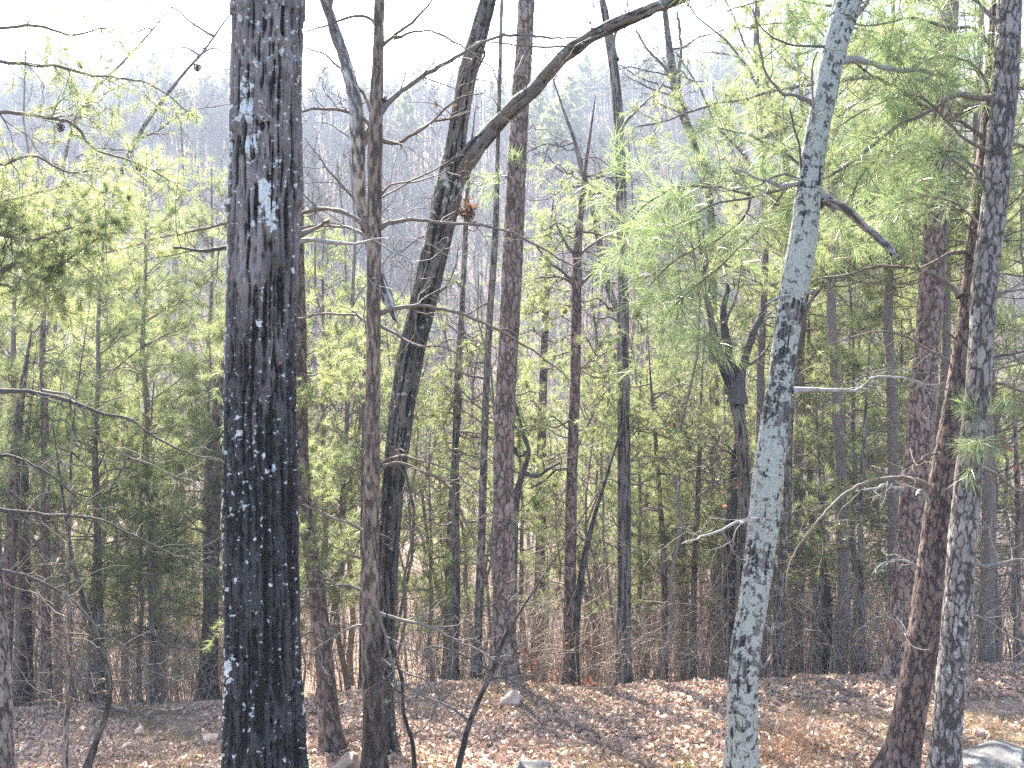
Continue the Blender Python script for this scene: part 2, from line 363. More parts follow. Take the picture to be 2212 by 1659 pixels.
def grow(rng, out, p, d, L, r, depth, curl=0.35, up=0.0, nch=(3, 5), k=6, tips=None, spread=0.9):
    """a curling twig with side twigs; out gets (points, r0, r1)"""
    pts = [p]; q = np.array(p, float); dd = np.array(d, float); st = L / (k - 1)
    for i in range(k - 1):
        dd = dd + rng.normal(0, curl, 3) * (0.5 if i == 0 else 1) + np.array([0, 0, up]); dd /= np.linalg.norm(dd)
        q = q + dd * st; pts.append(q)
    pts = np.array(pts); out.append((pts, r, r * (0.45 if depth > 0 else 0.25)))
    if tips is not None: tips.append((pts, depth))
    if depth > 0:
        for c in range(rng.integers(nch[0], nch[1] + 1)):
            t = rng.uniform(0.25, 1.0) * (k - 1); i = min(int(t), k - 2); f = t - i
            pp = pts[i] * (1 - f) + pts[i + 1] * f; ax = pts[i + 1] - pts[i]; ax /= np.linalg.norm(ax) + 1e-9
            n = rng.normal(0, 1, 3); n -= ax * n.dot(ax); n /= np.linalg.norm(n) + 1e-9
            nd = ax * rng.uniform(0.5, 1.0) + n * spread; nd /= np.linalg.norm(nd)
            grow(rng, out, pp, nd, L * rng.uniform(0.35, 0.62), r * (1 - 0.5 * t / (k - 1)) * 0.62, depth - 1, curl, up, nch, k, tips, spread)
    return pts
def polys_to(acc, out, sides=3, rmin=0.0):
    if not out: return
    P = np.array([o[0] for o in out]); k = P.shape[1]; t = np.linspace(0, 1, k)[None]
    r0 = np.array([o[1] for o in out])[:, None]; r1 = np.array([o[2] for o in out])[:, None]
    acc.tubes(P, np.maximum(r0 * (1 - t) + r1 * t, rmin), sides)

def needles(acc, rng, P, D, m, L, w, cone=0.9, seg=1, droop=0.0, Ljit=0.25):
    """m needles at each of n points P spreading round D"""
    P = np.asarray(P, float); D = np.asarray(D, float); n = len(P)
    if n == 0: return
    P = np.repeat(P, m, 0); D = np.repeat(D, m, 0); N = len(P)
    rv = rng.normal(0, 1, (N, 3)); rv /= np.linalg.norm(rv, axis=1, keepdims=True)
    d = D + rv * cone; d /= np.linalg.norm(d, axis=1, keepdims=True)
    P = P + rng.normal(0, L * 0.07, (N, 3)); Ls = L * (1 + rng.uniform(-Ljit, Ljit, N))[:, None]
    sd_ = np.cross(d, rng.normal(0, 1, (N, 3))); sd_ /= np.linalg.norm(sd_, axis=1, keepdims=True) + 1e-9; sd_ *= w / 2
    if seg == 1:
        V = np.stack([P - sd_, P + sd_, P + d * Ls], 1); acc.add(V, T=np.arange(N * 3).reshape(N, 3))
    else:
        g = np.array([0, 0, -1.0]) * droop
        p1 = P + d * Ls * 0.4; d2 = d + g; d2 /= np.linalg.norm(d2, axis=1, keepdims=True)
        p2 = p1 + d2 * Ls * 0.35; d3 = d2 + g; d3 /= np.linalg.norm(d3, axis=1, keepdims=True); p3 = p2 + d3 * Ls * 0.3
        V = np.stack([P - sd_, P + sd_, p1 + sd_, p1 - sd_, p2 + sd_ * .8, p2 - sd_ * .8, p3], 1)
        b = np.arange(N)[:, None] * 7
        acc.add(V, Q=np.concatenate([b + np.array([0, 1, 2, 3]), b + np.array([3, 2, 4, 5])]), T=b + np.array([5, 4, 6]))

# ================================================================== SETTING: the ground
ys = np.concatenate([np.linspace(-8, 6.5, 16), np.linspace(6.6, 13.4, 230), np.geomspace(13.5, 330, 170)])
cs = np.linspace(-1, 1, 321)
Yg, Sg = np.meshgrid(ys, cs, indexing='ij'); Xg = Sg * (9 + np.clip(Yg, 0, 400) * 0.85)
Vg = np.stack([Xg, Yg, ground(Xg, Yg)], -1)
ii = np.arange(Vg.shape[0] * Vg.shape[1]).reshape(Vg.shape[:2])
gm = mesh_from('ground', Vg.reshape(-1, 3), [np.stack([ii[:-1, :-1], ii[:-1, 1:], ii[1:, 1:], ii[1:, :-1]], -1).reshape(-1, 4)])
tag(link('ground', gm, M['ground']), 'forest floor sloping from the leafy bank into the wooded valley', 'ground', kind='structure')

# ---- leaf litter
rng = np.random.default_rng(3)
def leaves_mesh(rng, P, size, tilt, acc, N=None):
    n = len(P); L = size * rng.uniform(0.6, 1.4, n); W = L * rng.uniform(0.3, 0.55, n); fold = rng.uniform(-0.5, 0.5, n) * L; curl_ = rng.uniform(-0.3, 0.5, n) * L
    z0 = np.zeros(n)
    loc = np.stack([np.stack([-L / 2, z0, curl_], -1), np.stack([-L / 6, W / 2, fold * .5], -1), np.stack([L / 5, W / 2.2, fold * .5], -1),
                    np.stack([L / 2, z0, curl_], -1), np.stack([L / 5, -W / 2.2, fold * .5], -1), np.stack([-L / 6, -W / 2, fold * .5], -1)], 1)
    a1 = rng.uniform(0, 2 * np.pi, n); a2 = rng.normal(0, tilt, n); a3 = rng.normal(0, tilt, n)
    def rot(v, ax, an):
        c_, s_ = np.cos(an)[:, None], np.sin(an)[:, None]; i, j = [(1, 2), (2, 0), (0, 1)][ax]; o = v.copy()
        o[..., i] = v[..., i] * c_ - v[..., j] * s_; o[..., j] = v[..., i] * s_ + v[..., j] * c_; return o
    V = rot(rot(rot(loc, 0, a2), 1, a3), 2, a1) + P[:, None, :]
    b = np.arange(n)[:, None] * 6
    acc.add(V, Q=np.concatenate([b + np.array([0, 1, 2, 3]), b + np.array([0, 3, 4, 5])]))
n = 130000
y = 6.8 + (rng.random(n) ** 0.9) * 7.2; x = rng.uniform(-1, 1, n) * (1.2 + y * 0.60)
keep = fbm(np.stack([x * 1.3, y * 1.3, x * 0], -1), 77) + rng.normal(0, .12, n) > 0.40
x, y = x[keep], y[keep]
A = Acc(); leaves_mesh(rng, np.stack([x, y, ground(x, y) + rng.uniform(0.005, 0.05, len(x))], -1), 0.057, 0.65, A)
tag(A.obj('leaf_litter', M['leaf']), 'tan and pinkish dead oak leaves covering the bank', 'leaves', kind='stuff')
# pine straw and small sticks on the bank
A = Acc(); n = 5000; y = 7 + rng.random(n) * 6.5; x = rng.uniform(-1, 1, n) * (1.2 + y * 0.6); out = []
ang = rng.uniform(0, 6.28, n); Ls = rng.uniform(0.08, 0.45, n)
P0 = np.stack([x, y, ground(x, y) + 0.03], -1); dv = np.stack([np.cos(ang), np.sin(ang), rng.normal(0, .12, n)], -1) * Ls[:, None]
tt = np.linspace(0, 1, 4)[None, :, None]; A.tubes(P0[:, None] + dv[:, None] * tt + rng.normal(0, .012, (n, 4, 3)), np.repeat(rng.uniform(.0015, .005, n)[:, None], 4, 1), 3)
tag(A.obj('fallen_twigs', M['twig_grey']), 'small broken twigs lying among the leaves', 'twigs', kind='stuff')
# short dry grass and green blades near the camera
A = Acc(); n = 14000; y = 7.5 + rng.random(n) * 5; x = rng.uniform(-1, 1, n) * (1 + y * 0.6)
k = fbm(np.stack([x * .9, y * .9, x * 0 + 3], -1), 31) + 0.10 * np.exp(-((x - .8) ** 2 + (y - 9) ** 2) / 1.5) > 0.53; x, y = x[k], y[k]
needles(A, rng, np.stack([x, y, ground(x, y)], -1), np.tile([0, 0, 1.0], (len(x), 1)), 4, 0.11, 0.005, cone=0.8)
tag(A.obj('dry_grass', M['drygrass']), 'thin yellow dry grass in patches on the bank', 'grass', kind='stuff')

# ---- brush: brown leafless stems on the slope behind the bank
A = Acc(); n = 18000
y = 12.6 + rng.random(n) ** 1.25 * 34; x = rng.uniform(-1, 1, n) * (2 + y * 0.62)
k = fbm(np.stack([x * .35, y * .35, x * 0 + 8], -1), 21) + rng.normal(0, .06, n) + np.where(x / y * F + 1106 < 560, -0.03, 0.03) > 0.42; x, y = x[k], y[k]; n = len(x)
H = rng.uniform(0.7, 2.3, n) * np.clip(.5 + (y - 12.6) / 6, .5, 1.4); lean = rng.normal(0, 0.22, (n, 2))
tt = np.linspace(0, 1, 6)[None, :]
P = np.stack([x[:, None] + lean[:, :1] * H[:, None] * tt ** 1.6, y[:, None] + lean[:, 1:] * H[:, None] * tt ** 1.6, ground(x, y)[:, None] - .05 + H[:, None] * tt], -1)
P += np.cumsum(rng.normal(0, 0.022, P.shape), 1) * np.array([1, 1, .3])
r0 = rng.uniform(0.003, 0.0085, n)[:, None]; A.tubes(P, r0 * (1 - .75 * tt), 3)
m = 3; ti = rng.integers(2, 6, (n, m)); base = P[np.arange(n)[:, None], ti].reshape(-1, 3); N = len(base)
dv = rng.normal(0, 1, (N, 3)); dv[:, 2] = np.abs(dv[:, 2]) * .8; dv /= np.linalg.norm(dv, axis=1, keepdims=True); dv *= rng.uniform(.2, .7, N)[:, None]
tt = np.linspace(0, 1, 4)[None, :, None]; A.tubes(base[:, None] + dv[:, None] * tt + np.cumsum(rng.normal(0, .03, (N, 4, 3)), 1) * (tt > 0), np.repeat(rng.uniform(.0015, .0035, N)[:, None], 4, 1), 3)
tag(A.obj('brush', M['brush']), 'thicket of thin leafless brown stems behind the bank', 'undergrowth', kind='stuff')

# ================================================================== TREES TRACED AT THEIR OWN DISTANCE
def branch_parts(rng, root, specs, d, px, rbase=None, bmat='twig_brown'):
    """each spec: pts [(X,Y)..], w0, w1, dd (depth change), opts"""
    for sp in specs:
        pts, w0, w1, dd = sp[:4]; op = sp[4] if len(sp) > 4 else {}
        d0 = d + op.get('d0', 0.0); m = len(pts)
        P = np.array([at(X_, Y_, d0 + dd * (i / (m - 1)) ** 1.2 + (0.05 * math.sin(i * 2.3 + len(pts)) if 0 < i else 0)) for i, (X_, Y_) in enumerate(pts)])
        L = np.linalg.norm(np.diff(P, axis=0), axis=1).sum(); k = max(10, int(L / 0.06))
        S = spline(P, k); S[1:] += (np.cumsum(rng.normal(0, 0.006 * op.get('wob', 1), (k - 1, 3)), 0)) * np.array([1, 1, 1])
        t = np.linspace(0, 1, k); R = (w0 + (w1 - w0) * t ** .8) / 2 * d0 / F
        R = R * (1 + 0.12 * rng.normal(0, 1, k)); R = np.convolve(np.pad(R, 1, 'edge'), [.25, .5, .25], 'valid')
        if w1 <= 4: R[-1] *= .3
        R = R * (1 + .7 * np.exp(-t * L / (2.5 * R[0] + .01)))
        A = Acc()
        if 'bark' not in op: A.tubes(S, R, 8 if w0 > 8 else 5)
        e0 = S[:1]; cap = A.n
        if w1 > 6:   # broken end, a jagged splinter
            ax = S[-1] - S[-2]; ax /= np.linalg.norm(ax)
            for q in range(4):
                b = S[-1] + rng.normal(0, 1, 3) * R[-1] * .5; A.tubes(np.array([b - ax * .02, b + ax * R[-1] * rng.uniform(1, 3.5)]), np.array([R[-1] * .45, R[-1] * .06]), 4)
        tw = op.get('tw', 1.0); out = []; nt_ = int(L * 11 * tw); tips = []
        for q in range(nt_):
            j = int(rng.uniform(.12, 1) * (k - 1)); ax = S[min(j + 1, k - 1)] - S[max(j - 1, 0)]; ax /= np.linalg.norm(ax) + 1e-9
            nn = rng.normal(0, 1, 3); nn -= ax * nn.dot(ax); nn /= np.linalg.norm(nn) + 1e-9
            nd = ax * rng.uniform(.3, 1) + nn
            grow(rng, out, S[j], nd / np.linalg.norm(nd), rng.uniform(.12, .62) * op.get('tl', 1), max(R[j] * .4, .0034), op.get('dep', 1), 0.3, op.get('up', 0.0), (1, 3), 6, tips)
        out = [(o_[0], min(o_[1], .008), .0016) for o_ in out]
        polys_to(A, out, 3)
        if 'bark' in op:
            bo, _, _ = trunk('branch', S, R, h_oak, M[op['bark']], root, 36, .02, .010, 77, flare=0, ref=(0, 1, 0), rough=.07, lf=lambda TH, SS, V: SS * 0 + op.get('lfv', .1))
            if A.n: A.obj('twigs', M[op.get('mat', bmat)], bo)
        else: bo = A.obj('branch', M[op.get('mat', bmat)], root)
        if op.get('label'): bo['label'] = op['label']
        nd_ = op.get('nd')
        if nd_:
            B = Acc(); PP = []; DD = []; st = op.get('nst', 0.3)
            for (pt, dep) in tips + [(S[int(k * st):][::max(1, k // 8)], 0)]:
                for i in range(1, len(pt)):
                    if dep == 0 or rng.random() < .3:
                        dv = pt[i] - pt[i - 1]; PP.append(pt[i]); DD.append(dv / (np.linalg.norm(dv) + 1e-9))
            tip = S[-1] - S[-2]; PP.append(S[-1]); DD.append(tip / np.linalg.norm(tip))
            if nd_ == 'long':
                PP = PP[::2]; DD = DD[::2]; needles(B, rng, PP, np.array(DD) * 1.0, 20, op.get('nl', .19), .0026, cone=0.85, seg=3, droop=.10)
            else: needles(B, rng, PP, np.array(DD), 16, op.get('nl', .08), .003, cone=0.95)
            B.obj('needles', M['needle_long' if nd_ == 'long' else 'needle'], bo)

def traced_tree(name, label, cat, d, poly, mat, hf, branches=(), sides=40, step=0.03, amp=0.01, seed=1, up=True, bmat='twig_brown', trunk_name='trunk', flare=.6, forks=(), db=None, **kw):
    """poly [(X,Y,W)] top to base in the photograph's pixels at distance d (db at the base)"""
    rng = np.random.default_rng(seed); db = d if db is None else db
    P = []; R = []
    m = len(poly)
    for i, (X_, Y_, W_) in enumerate(poly):
        dd = d + (db - d) * i / max(1, m - 1); P.append(at(X_, Y_, dd)); R.append(W_ / 2 * dd / F)
    P = np.array(P); R = np.array(R)
    if up:       # the trunk goes on above the frame
        v = P[0] - P[1]; v /= np.linalg.norm(v); P = np.vstack([P[0] + v * 3.0, P]); R = np.concatenate([[R[0] * .8], R])
    else: v = P[0] - P[1]; v /= np.linalg.norm(v); P = np.vstack([P[0] + v * 1.1 + np.array([.05, .1, 0]), P]); R = np.concatenate([[min(.006, R[0] * .5)], R])
    v = P[-1] - P[-2]; v /= np.linalg.norm(v); g_ = gz(P[-1, 0], P[-1, 1])
    if P[-1, 2] > g_ - .05:
        t_ = (P[-1, 2] - g_ + .1) / max(.3, -v[2]); P = np.vstack([P, P[-1] + v * t_]); R = np.concatenate([R, [R[-1] * 1.05]])
    base = P[-1].copy(); base[2] = gz(base[0], base[1])
    root = thing(name, label, cat, tuple(base))
    Pl = P - base
    o, Pt, Rt = trunk(trunk_name, Pl, R, hf, M[mat], root, sides, step, amp, seed, flare=flare, **kw)
    return root, base
def tree(name, label, cat, d, poly, mat, hf, branches=(), bmat='twig_brown', extra=None, **kw):
    root, base = traced_tree(name, label, cat, d, poly, mat, hf, bmat=bmat, **kw)
    before = set(root.children)
    rng = np.random.default_rng(kw.get('seed', 1) + 500)
    branch_parts(rng, root, branches, d, 1, bmat=bmat)
    if extra: extra(root, rng)
    for ch in root.children:
        if ch not in before: ch.location = -Vector(base)
    return root

# 1 the great oak on the left, near the camera
L1 = (829.5 + 980) / F * 6.5
def y2s(Y): return 3.0 + Y / F * 6.5
def oak_lf(TH, SS, V):
    Yp = 829.5 - (V[..., 2]) * 0 ; s = (SS - 3.0) * F / 6.5
    spots = [(30, -2.5, .35, .5), (330, -1.9, .7, .45), (420, -1.75, .5, .5), (520, -1.35, .75, .5), (560, -1.1, .5, .4), (780, -1.5, .4, .3), (1000, -1.9, .5, .28), (1140, -1.9, .6, .28), (1480, -2.4, .7, .4), (1560, -1.7, .5, .2), (1080, -1.0, .4, .25)]
    r = np.zeros_like(SS)
    for (Y_, th_, sz, am) in spots:
        r += am * np.exp(-(((s - Y_) / 60 / sz) ** 2 + (np.angle(np.exp(1j * (TH - th_))) / .35 / sz) ** 2))
    edge = 0.28 * np.exp(-((np.angle(np.exp(1j * (TH + 2.95)))) / .22) ** 2) * np.clip((s - 300) / 300, 0, 1)
    return r + edge + np.clip((700 - s) / 700, 0, 1) * .10
def oak_dk(TH, SS, V):
    s = (SS - 3.0) * F / 6.5; nz = fbm(np.stack([np.cos(TH) * 1.3, np.sin(TH) * 1.3, SS * 1.2], -1), 66, 4) - .5
    return np.clip((s - 520) / 420 + nz * 1.2, 0, 1) * .97
tree('oak_tree', 'massive dark furrowed oak trunk spotted with white lichen, nearest tree left of centre', 'tree', 6.5,
     [(581, -40, 142), (580, 0, 140), (574, 300, 138), (570, 520, 140), (563, 800, 141), (564, 1100, 148), (567, 1400, 152), (571, 1659, 168), (572, 1800, 178)], 'oak', h_oak,
     branches=[([(632, 528), (660, 516), (700, 522), (755, 526), (800, 512), (850, 505)], 13, 3, .25, dict(mat='twig_pale', tw=.7, label='pale lichened dead branch on the right of the trunk')),
               ([(632, 515), (660, 500), (690, 484), (706, 476)], 12, 7, .1, dict(mat='twig_brown', tw=.0)),
               ([(800, 512), (850, 545), (882, 560), (876, 610), (850, 650), (815, 665)], 4, 2, .3, dict(mat='twig_pale', tw=.3, d0=.25)),
               ([(508, 530), (470, 536), (432, 543), (378, 531)], 12, 5, .5, dict(mat='twig_dark', tw=.6))],
     sides=240, step=0.011, amp=0.038, seed=3, lf=oak_lf, dk=oak_dk,
     bumps=[(y2s(1030), -.15, .05, .035), (y2s(535), 3.2, .06, .04), (y2s(520), -.1, .07, .03), (y2s(60), 2.9, .12, .03), (y2s(245), -.4, .08, .03), (y2s(425), -1.75, .05, .02), (y2s(690), -1.8, .1, .02)])

# 2 slim reddish pine with arching dead limbs
tree('slim_pine', 'slim reddish pine with long arching dead limbs, just right of the big oak', 'pine tree', 8.5,
     [(820, -20, 22), (817, 120, 25), (812, 250, 30), (808, 500, 31), (806, 800, 31), (803, 1050, 33), (799, 1300, 38), (806, 1500, 44), (809, 1659, 48)], 'youngpine', h_rough,
     branches=[([(815, 250), (840, 222), (880, 190), (950, 150), (1010, 116), (1060, 100), (1130, 88), (1200, 92), (1290, 88)], 14, 3, .9, dict(tw=.5)),
               ([(806, 238), (785, 205), (755, 180), (725, 150), (690, 125), (645, 108)], 11, 3, .6, dict(tw=.7)),
               ([(806, 275), (760, 240), (700, 232), (650, 236), (560, 250)], 9, 4, .5, dict(tw=.7)),
               ([(822, 100), (850, 80), (880, 55), (925, 10), (940, -20)], 9, 3, -.4, dict(tw=.8)),
               ([(850, 82), (900, 70), (950, 72), (1000, 95), (1060, 140), (1090, 200)], 6, 2, -.5, dict(tw=.8, d0=-.1)),
               ([(815, 55), (790, 35), (750, 38), (700, 55), (650, 70)], 9, 3, .3, dict(tw=.8)),
               ([(815, 300), (850, 310), (900, 290), (940, 260), (985, 215), (1040, 200)], 9, 3, -.3, dict(tw=.7)),
               ([(812, 430), (840, 400), (890, 390), (950, 360), (1000, 320)], 6, 2, -.4, dict(tw=.8)),
               ([(812, 500), (840, 482), (900, 476), (960, 484), (1030, 486), (1100, 505), (1180, 545), (1240, 585), (1290, 600)], 10, 3, .8, dict(tw=.7)),
               ([(800, 500), (760, 470), (700, 458), (640, 470), (500, 496), (400, 514), (325, 531), (225, 561), (150, 600)], 11, 3, 1.3, dict(tw=.6)),
               ([(800, 520), (770, 500), (720, 490), (640, 492)], 9, 4, .5, dict(tw=.7)),
               ([(812, 680), (860, 664), (920, 666), (990, 682), (1060, 712), (1130, 750), (1190, 790), (1240, 835)], 10, 3, .5, dict(tw=.9)),
               ([(812, 700), (850, 720), (900, 745), (960, 750), (1010, 780), (1060, 800)], 8, 2, -.3, dict(tw=.9)),
               ([(800, 705), (770, 688), (710, 686), (660, 695), (600, 700)], 8, 3, .5, dict(tw=.8)),
               ([(810, 1040), (835, 1010), (880, 1000), (930, 1018), (970, 1040), (1000, 1090), (1030, 1160), (1075, 1230), (1120, 1320)], 9, 2, .4, dict(tw=.9)),
               ([(812, 1010), (850, 985), (900, 990), (960, 1010), (1000, 1050), (1060, 1090)], 7, 2, -.5, dict(tw=.9)),
               ([(798, 1165), (760, 1130), (710, 1115), (650, 1090)], 9, 3, .4, dict(tw=.9)),
               ([(798, 1205), (760, 1200), (720, 1180), (690, 1160)], 6, 2, -.3, dict(tw=.9)),
               ([(798, 1280), (740, 1262), (690, 1270), (645, 1275)], 7, 3, .3, dict(tw=.9, mat='twig_dark')),
               ([(818, 1325), (860, 1335), (930, 1350), (985, 1375), (1040, 1400), (1090, 1430)], 9, 2, -.2, dict(tw=1.1, mat='twig_grey')),
               ([(818, 1330), (840, 1400), (860, 1480), (875, 1540), (885, 1600)], 8, 3, -.5, dict(tw=1.1, mat='twig_grey')),
               ([(795, 1350), (760, 1355), (700, 1390), (655, 1420)], 6, 2, -.3, dict(tw=1.1, mat='twig_grey')),
               ([(815, 1420), (860, 1440), (920, 1460), (960, 1500), (1000, 1540)], 7, 2, -.5, dict(tw=1.1, mat='twig_grey'))],
     sides=60, step=.02, amp=.009, rough=.06, seed=5, lf=lambda TH, SS, V: np.clip((SS - 9.2) / 2, 0, 1) * .22,
     dk=lambda TH, SS, V: np.clip((SS - 7.9) / 1.2 + (fbm(np.stack([np.cos(TH), np.sin(TH), SS * 1.8], -1), 5) - .5) * 2.5, 0, 1) * .65)

# 3 the pale dead top hung up beside it
def snag():
    pts = [(690, -60, 16), (702, 0, 20), (722, 60, 23), (745, 130, 25), (765, 210, 28), (772, 280, 31), (775, 380, 27), (783, 460, 24), (800, 530, 24), (815, 590, 28), (835, 640, 27), (850, 678, 16), (857, 696, 4)]
    d = 8.75; P = np.array([at(X_, Y_, d + .15 * math.sin(i)) for i, (X_, Y_, W_) in enumerate(pts)]); R = np.array([p[2] / 2 * d / F for p in pts])
    v = P[0] - P[1]; v /= np.linalg.norm(v); P = np.vstack([P[0] + v * 1.6 + np.array([-.2, .2, 0]), P]); R = np.concatenate([[.03], R])
    base = P[-1].copy(); root = thing('dead_snag', 'pale broken dead treetop hung up against the slim reddish pine', 'dead tree', tuple(base))
    trunk('trunk', P - base, R, h_rough, M['dead'], root, 30, .03, .012, 9, flare=0)
    bf = set(root.children); rng = np.random.default_rng(44)
    branch_parts(rng, root, [([(776, 310), (795, 285), (815, 245), (832, 222)], 18, 12, -.2, dict(tw=.2, mat='twig_pale')),
        ([(775, 330), (750, 290), (715, 260), (680, 262)], 7, 2, .2, dict(tw=1, mat='twig_pale')),
        ([(785, 470), (765, 430), (730, 395), (690, 340), (655, 300)], 8, 2, .3, dict(tw=1)),
        ([(745, 130), (725, 90), (712, 40), (716, -20)], 12, 8, .1, dict(tw=.6, mat='twig_brown')),
        ([(785, 480), (820, 440), (870, 410), (930, 395), (975, 370)], 7, 2, -.2, dict(tw=1, mat='twig_grey')),
        ([(813, 560), (822, 600), (838, 645), (852, 690)], 9, 5, -.1, dict(tw=0, mat='twig_dark', wob=.2, d0=-.1))], d, 1)
    for ch in root.children:
        if ch not in bf: ch.location = -Vector(base)
snag()

# 4 dark leaning oak that forks
def lean_lf(TH, SS, V): return 0.12 + 0.25 * np.exp(-((SS - 4.8) / .3) ** 2) + .14 * np.exp(-((SS - 7.0) / .4) ** 2)
def fork_dk(a_, b_): return lambda TH, SS, V: np.clip((SS - a_) / b_ + (fbm(np.stack([np.cos(TH), np.sin(TH), SS * 1.3], -1), 7) - .5) * 2, 0, 1) * .7
def nest(root, rng):
    A = Acc(); c = at(1010, 455, 9.6); P = c + rng.normal(0, 1, (90, 3)) * np.array([.05, .05, .055]); leaves_mesh(rng, P, .06, 1.5, A)
    A.obj('dead_leaves', M['brownleaf'], root)
    A = Acc(); P = []
    for (X_, Y_, n_) in [(920, 280, 3), (985, 235, 4), (1000, 200, 3)]: P += [at(X_, Y_, 9.4) + rng.normal(0, .05, 3) for _ in range(n_)]
    leaves_mesh(rng, np.array(P), .07, 1.5, A); A.obj('dead_leaves', M['brownleaf'], root)
tree('leaning_oak', 'dark leaning oak forking into a long diagonal limb, behind the slim pine', 'tree', 9.5,
     [(1058, -10, 32), (1030, 90, 37), (1010, 160, 40), (996, 240, 38), (985, 310, 42), (972, 390, 56), (958, 460, 56), (945, 520, 55), (920, 630, 52), (885, 780, 52), (862, 940, 50), (846, 1090, 44), (835, 1250, 42), (828, 1400, 42), (826, 1560, 46)], 'char_oak', h_oak,
     branches=[([(968, 420), (990, 380), (1020, 335), (1062, 285), (1100, 245), (1135, 215), (1175, 175), (1215, 130), (1260, 95), (1310, 68), (1370, 40), (1440, 8), (1500, -25)], 38, 22, -.5, dict(tw=.35, bark='char_oak', lfv=.12, wob=.6, label='long diagonal limb with grey green lichen')),
               ([(1000, 190), (1020, 170), (1045, 125), (1050, 110)], 8, 5, -.1, dict(tw=1)),
               ([(1310, 68), (1280, 78), (1230, 92), (1160, 95), (1090, 84), (1050, 78)], 6, 3, -.3, dict(tw=.8, d0=-.4)),
               ([(990, 250), (960, 255), (925, 262), (890, 290)], 7, 3, -.3, dict(tw=1)),
               ([(955, 470), (930, 500), (890, 530), (850, 560)], 6, 2, .3, dict(tw=1)),
               ([(920, 640), (960, 620), (985, 570), (990, 520)], 6, 2, -.2, dict(tw=1))],
     sides=84, step=.018, amp=.02, seed=13, lf=lean_lf, dk=fork_dk(5.2, 1.8), extra=nest, rough=.05)

# 5 straight scaly pine in the centre
tree('scaly_pine', 'straight tall pine with pinkish scaly bark in the centre', 'pine tree', 12.3,
     [(1138, -10, 34), (1131, 120, 36), (1122, 250, 38), (1112, 450, 42), (1104, 620, 44), (1095, 800, 43), (1089, 950, 44), (1088, 1200, 46), (1090, 1420, 50), (1090, 1480, 54)], 'pine', h_pine(17),
     branches=[([(1125, 90), (1135, 120), (1110, 160)], 8, 4, -.4, dict(tw=.5)), ([(1105, 390), (1080, 375), (1062, 380)], 4, 2, -.5, dict(tw=1, nd='long', nl=.17)),
               ([(1112, 970), (1125, 990), (1140, 960), (1128, 930), (1115, 920)], 8, 5, .3, dict(tw=.6, mat='twig_dark'))],
     sides=90, step=.02, amp=.022, seed=17)
tree('twin_stem', 'dark crooked sapling rising close behind the scaly centre pine', 'sapling', 12.9,
     [(1128, 930, 8), (1142, 975, 9), (1130, 1020, 12), (1115, 1080, 16), (1110, 1200, 16), (1108, 1300, 16), (1106, 1470, 18)], 'greybark', h_rough,
     branches=[([(1130, 1020), (1160, 1030), (1185, 1015), (1215, 998)], 9, 5, 0, dict(tw=1, mat='twig_dark'))], sides=20, amp=.008, seed=18, up=False, dk=lambda TH, SS, V: SS * 0 + .6)

# 6..: the trees standing on and behind the bank (name, label, d, poly, material, bark, branches)
def side_twigs(xs, ys, n, rng, w=6, ln=(40, 110), side=0, nd=None, **op):
    """dead or live side limbs of a traced stem as pixel tracks"""
    out = []
    for i in range(n):
        Y_ = rng.uniform(*ys); X_ = np.interp(Y_, [p[1] for p in xs], [p[0] for p in xs]); s = side or rng.choice([-1, 1]); L = rng.uniform(*ln); a_ = rng.uniform(-.7, .35)
        pts = [(X_, Y_)]
        for q in range(1, 5): pts.append((X_ + s * L * q / 4, Y_ + a_ * L * q / 4 + rng.normal(0, 7) + (q * q) * rng.uniform(-1, 1.5)))
        o_ = dict(tw=1.0); o_.update(op)
        if nd: o_['nd'] = nd
        out.append((pts, rng.uniform(.6, 1) * w, 2, rng.uniform(-.8, .8), o_))
    return out
R_ = np.random.default_rng(100)
t = [(1076, 285, 9), (1070, 500, 14), (1057, 700, 15), (1048, 900, 15), (1042, 1100, 17), (1035, 1300, 18), (1030, 1475, 20)]
tree('slender_tree', 'slender grey trunk close left of the scaly centre pine', 'tree', 13.0, t, 'greybark', h_rough, branches=side_twigs(t, (320, 1300), 9, R_) + side_twigs(t, (650, 1250), 9, R_, nd='short', ln=(60, 140), dep=2, tw=.55, w=5), sides=22, amp=.008, seed=21, lf=lambda TH, SS, V: SS * 0 + .15)
t = [(1262, 380, 10), (1255, 450, 13), (1247, 560, 19), (1243, 800, 22), (1236, 1000, 23), (1232, 1200, 25), (1230, 1495, 30)]
tree('crowned_pine', 'dark pine right of centre with stubby upper branches and a leafy top', 'pine tree', 13.0, t, 'redpine', h_pine(20),
     branches=[([(1250, 560), (1225, 530), (1205, 490), (1190, 460)], 9, 4, .3, dict(tw=1, nd='short')), ([(1245, 610), (1215, 590), (1180, 560), (1150, 520)], 8, 3, -.3, dict(tw=1, nd='short')),
               ([(1245, 620), (1210, 600), (1160, 600), (1130, 590)], 7, 3, .4, dict(tw=1.2)), ([(1252, 550), (1285, 520), (1330, 490), (1375, 440)], 8, 3, .4, dict(tw=1, nd='short')),
               ([(1248, 620), (1280, 590), (1300, 560), (1330, 540)], 8, 3, -.4, dict(tw=1)), ([(1243, 800), (1270, 790), (1300, 805), (1340, 790)], 6, 2, .2, dict(tw=1)),
               ([(1240, 1010), (1200, 1015), (1170, 1040), (1140, 1050)], 8, 4, -.3, dict(tw=1, mat='twig_dark'))] + side_twigs(t, (380, 640), 7, R_, nd='short') + side_twigs(t, (700, 1350), 6, R_) + side_twigs(t, (650, 1050), 9, R_, nd='short', ln=(60, 130), dep=2, tw=.55, w=5),
     sides=30, amp=.012, seed=22, up=False)
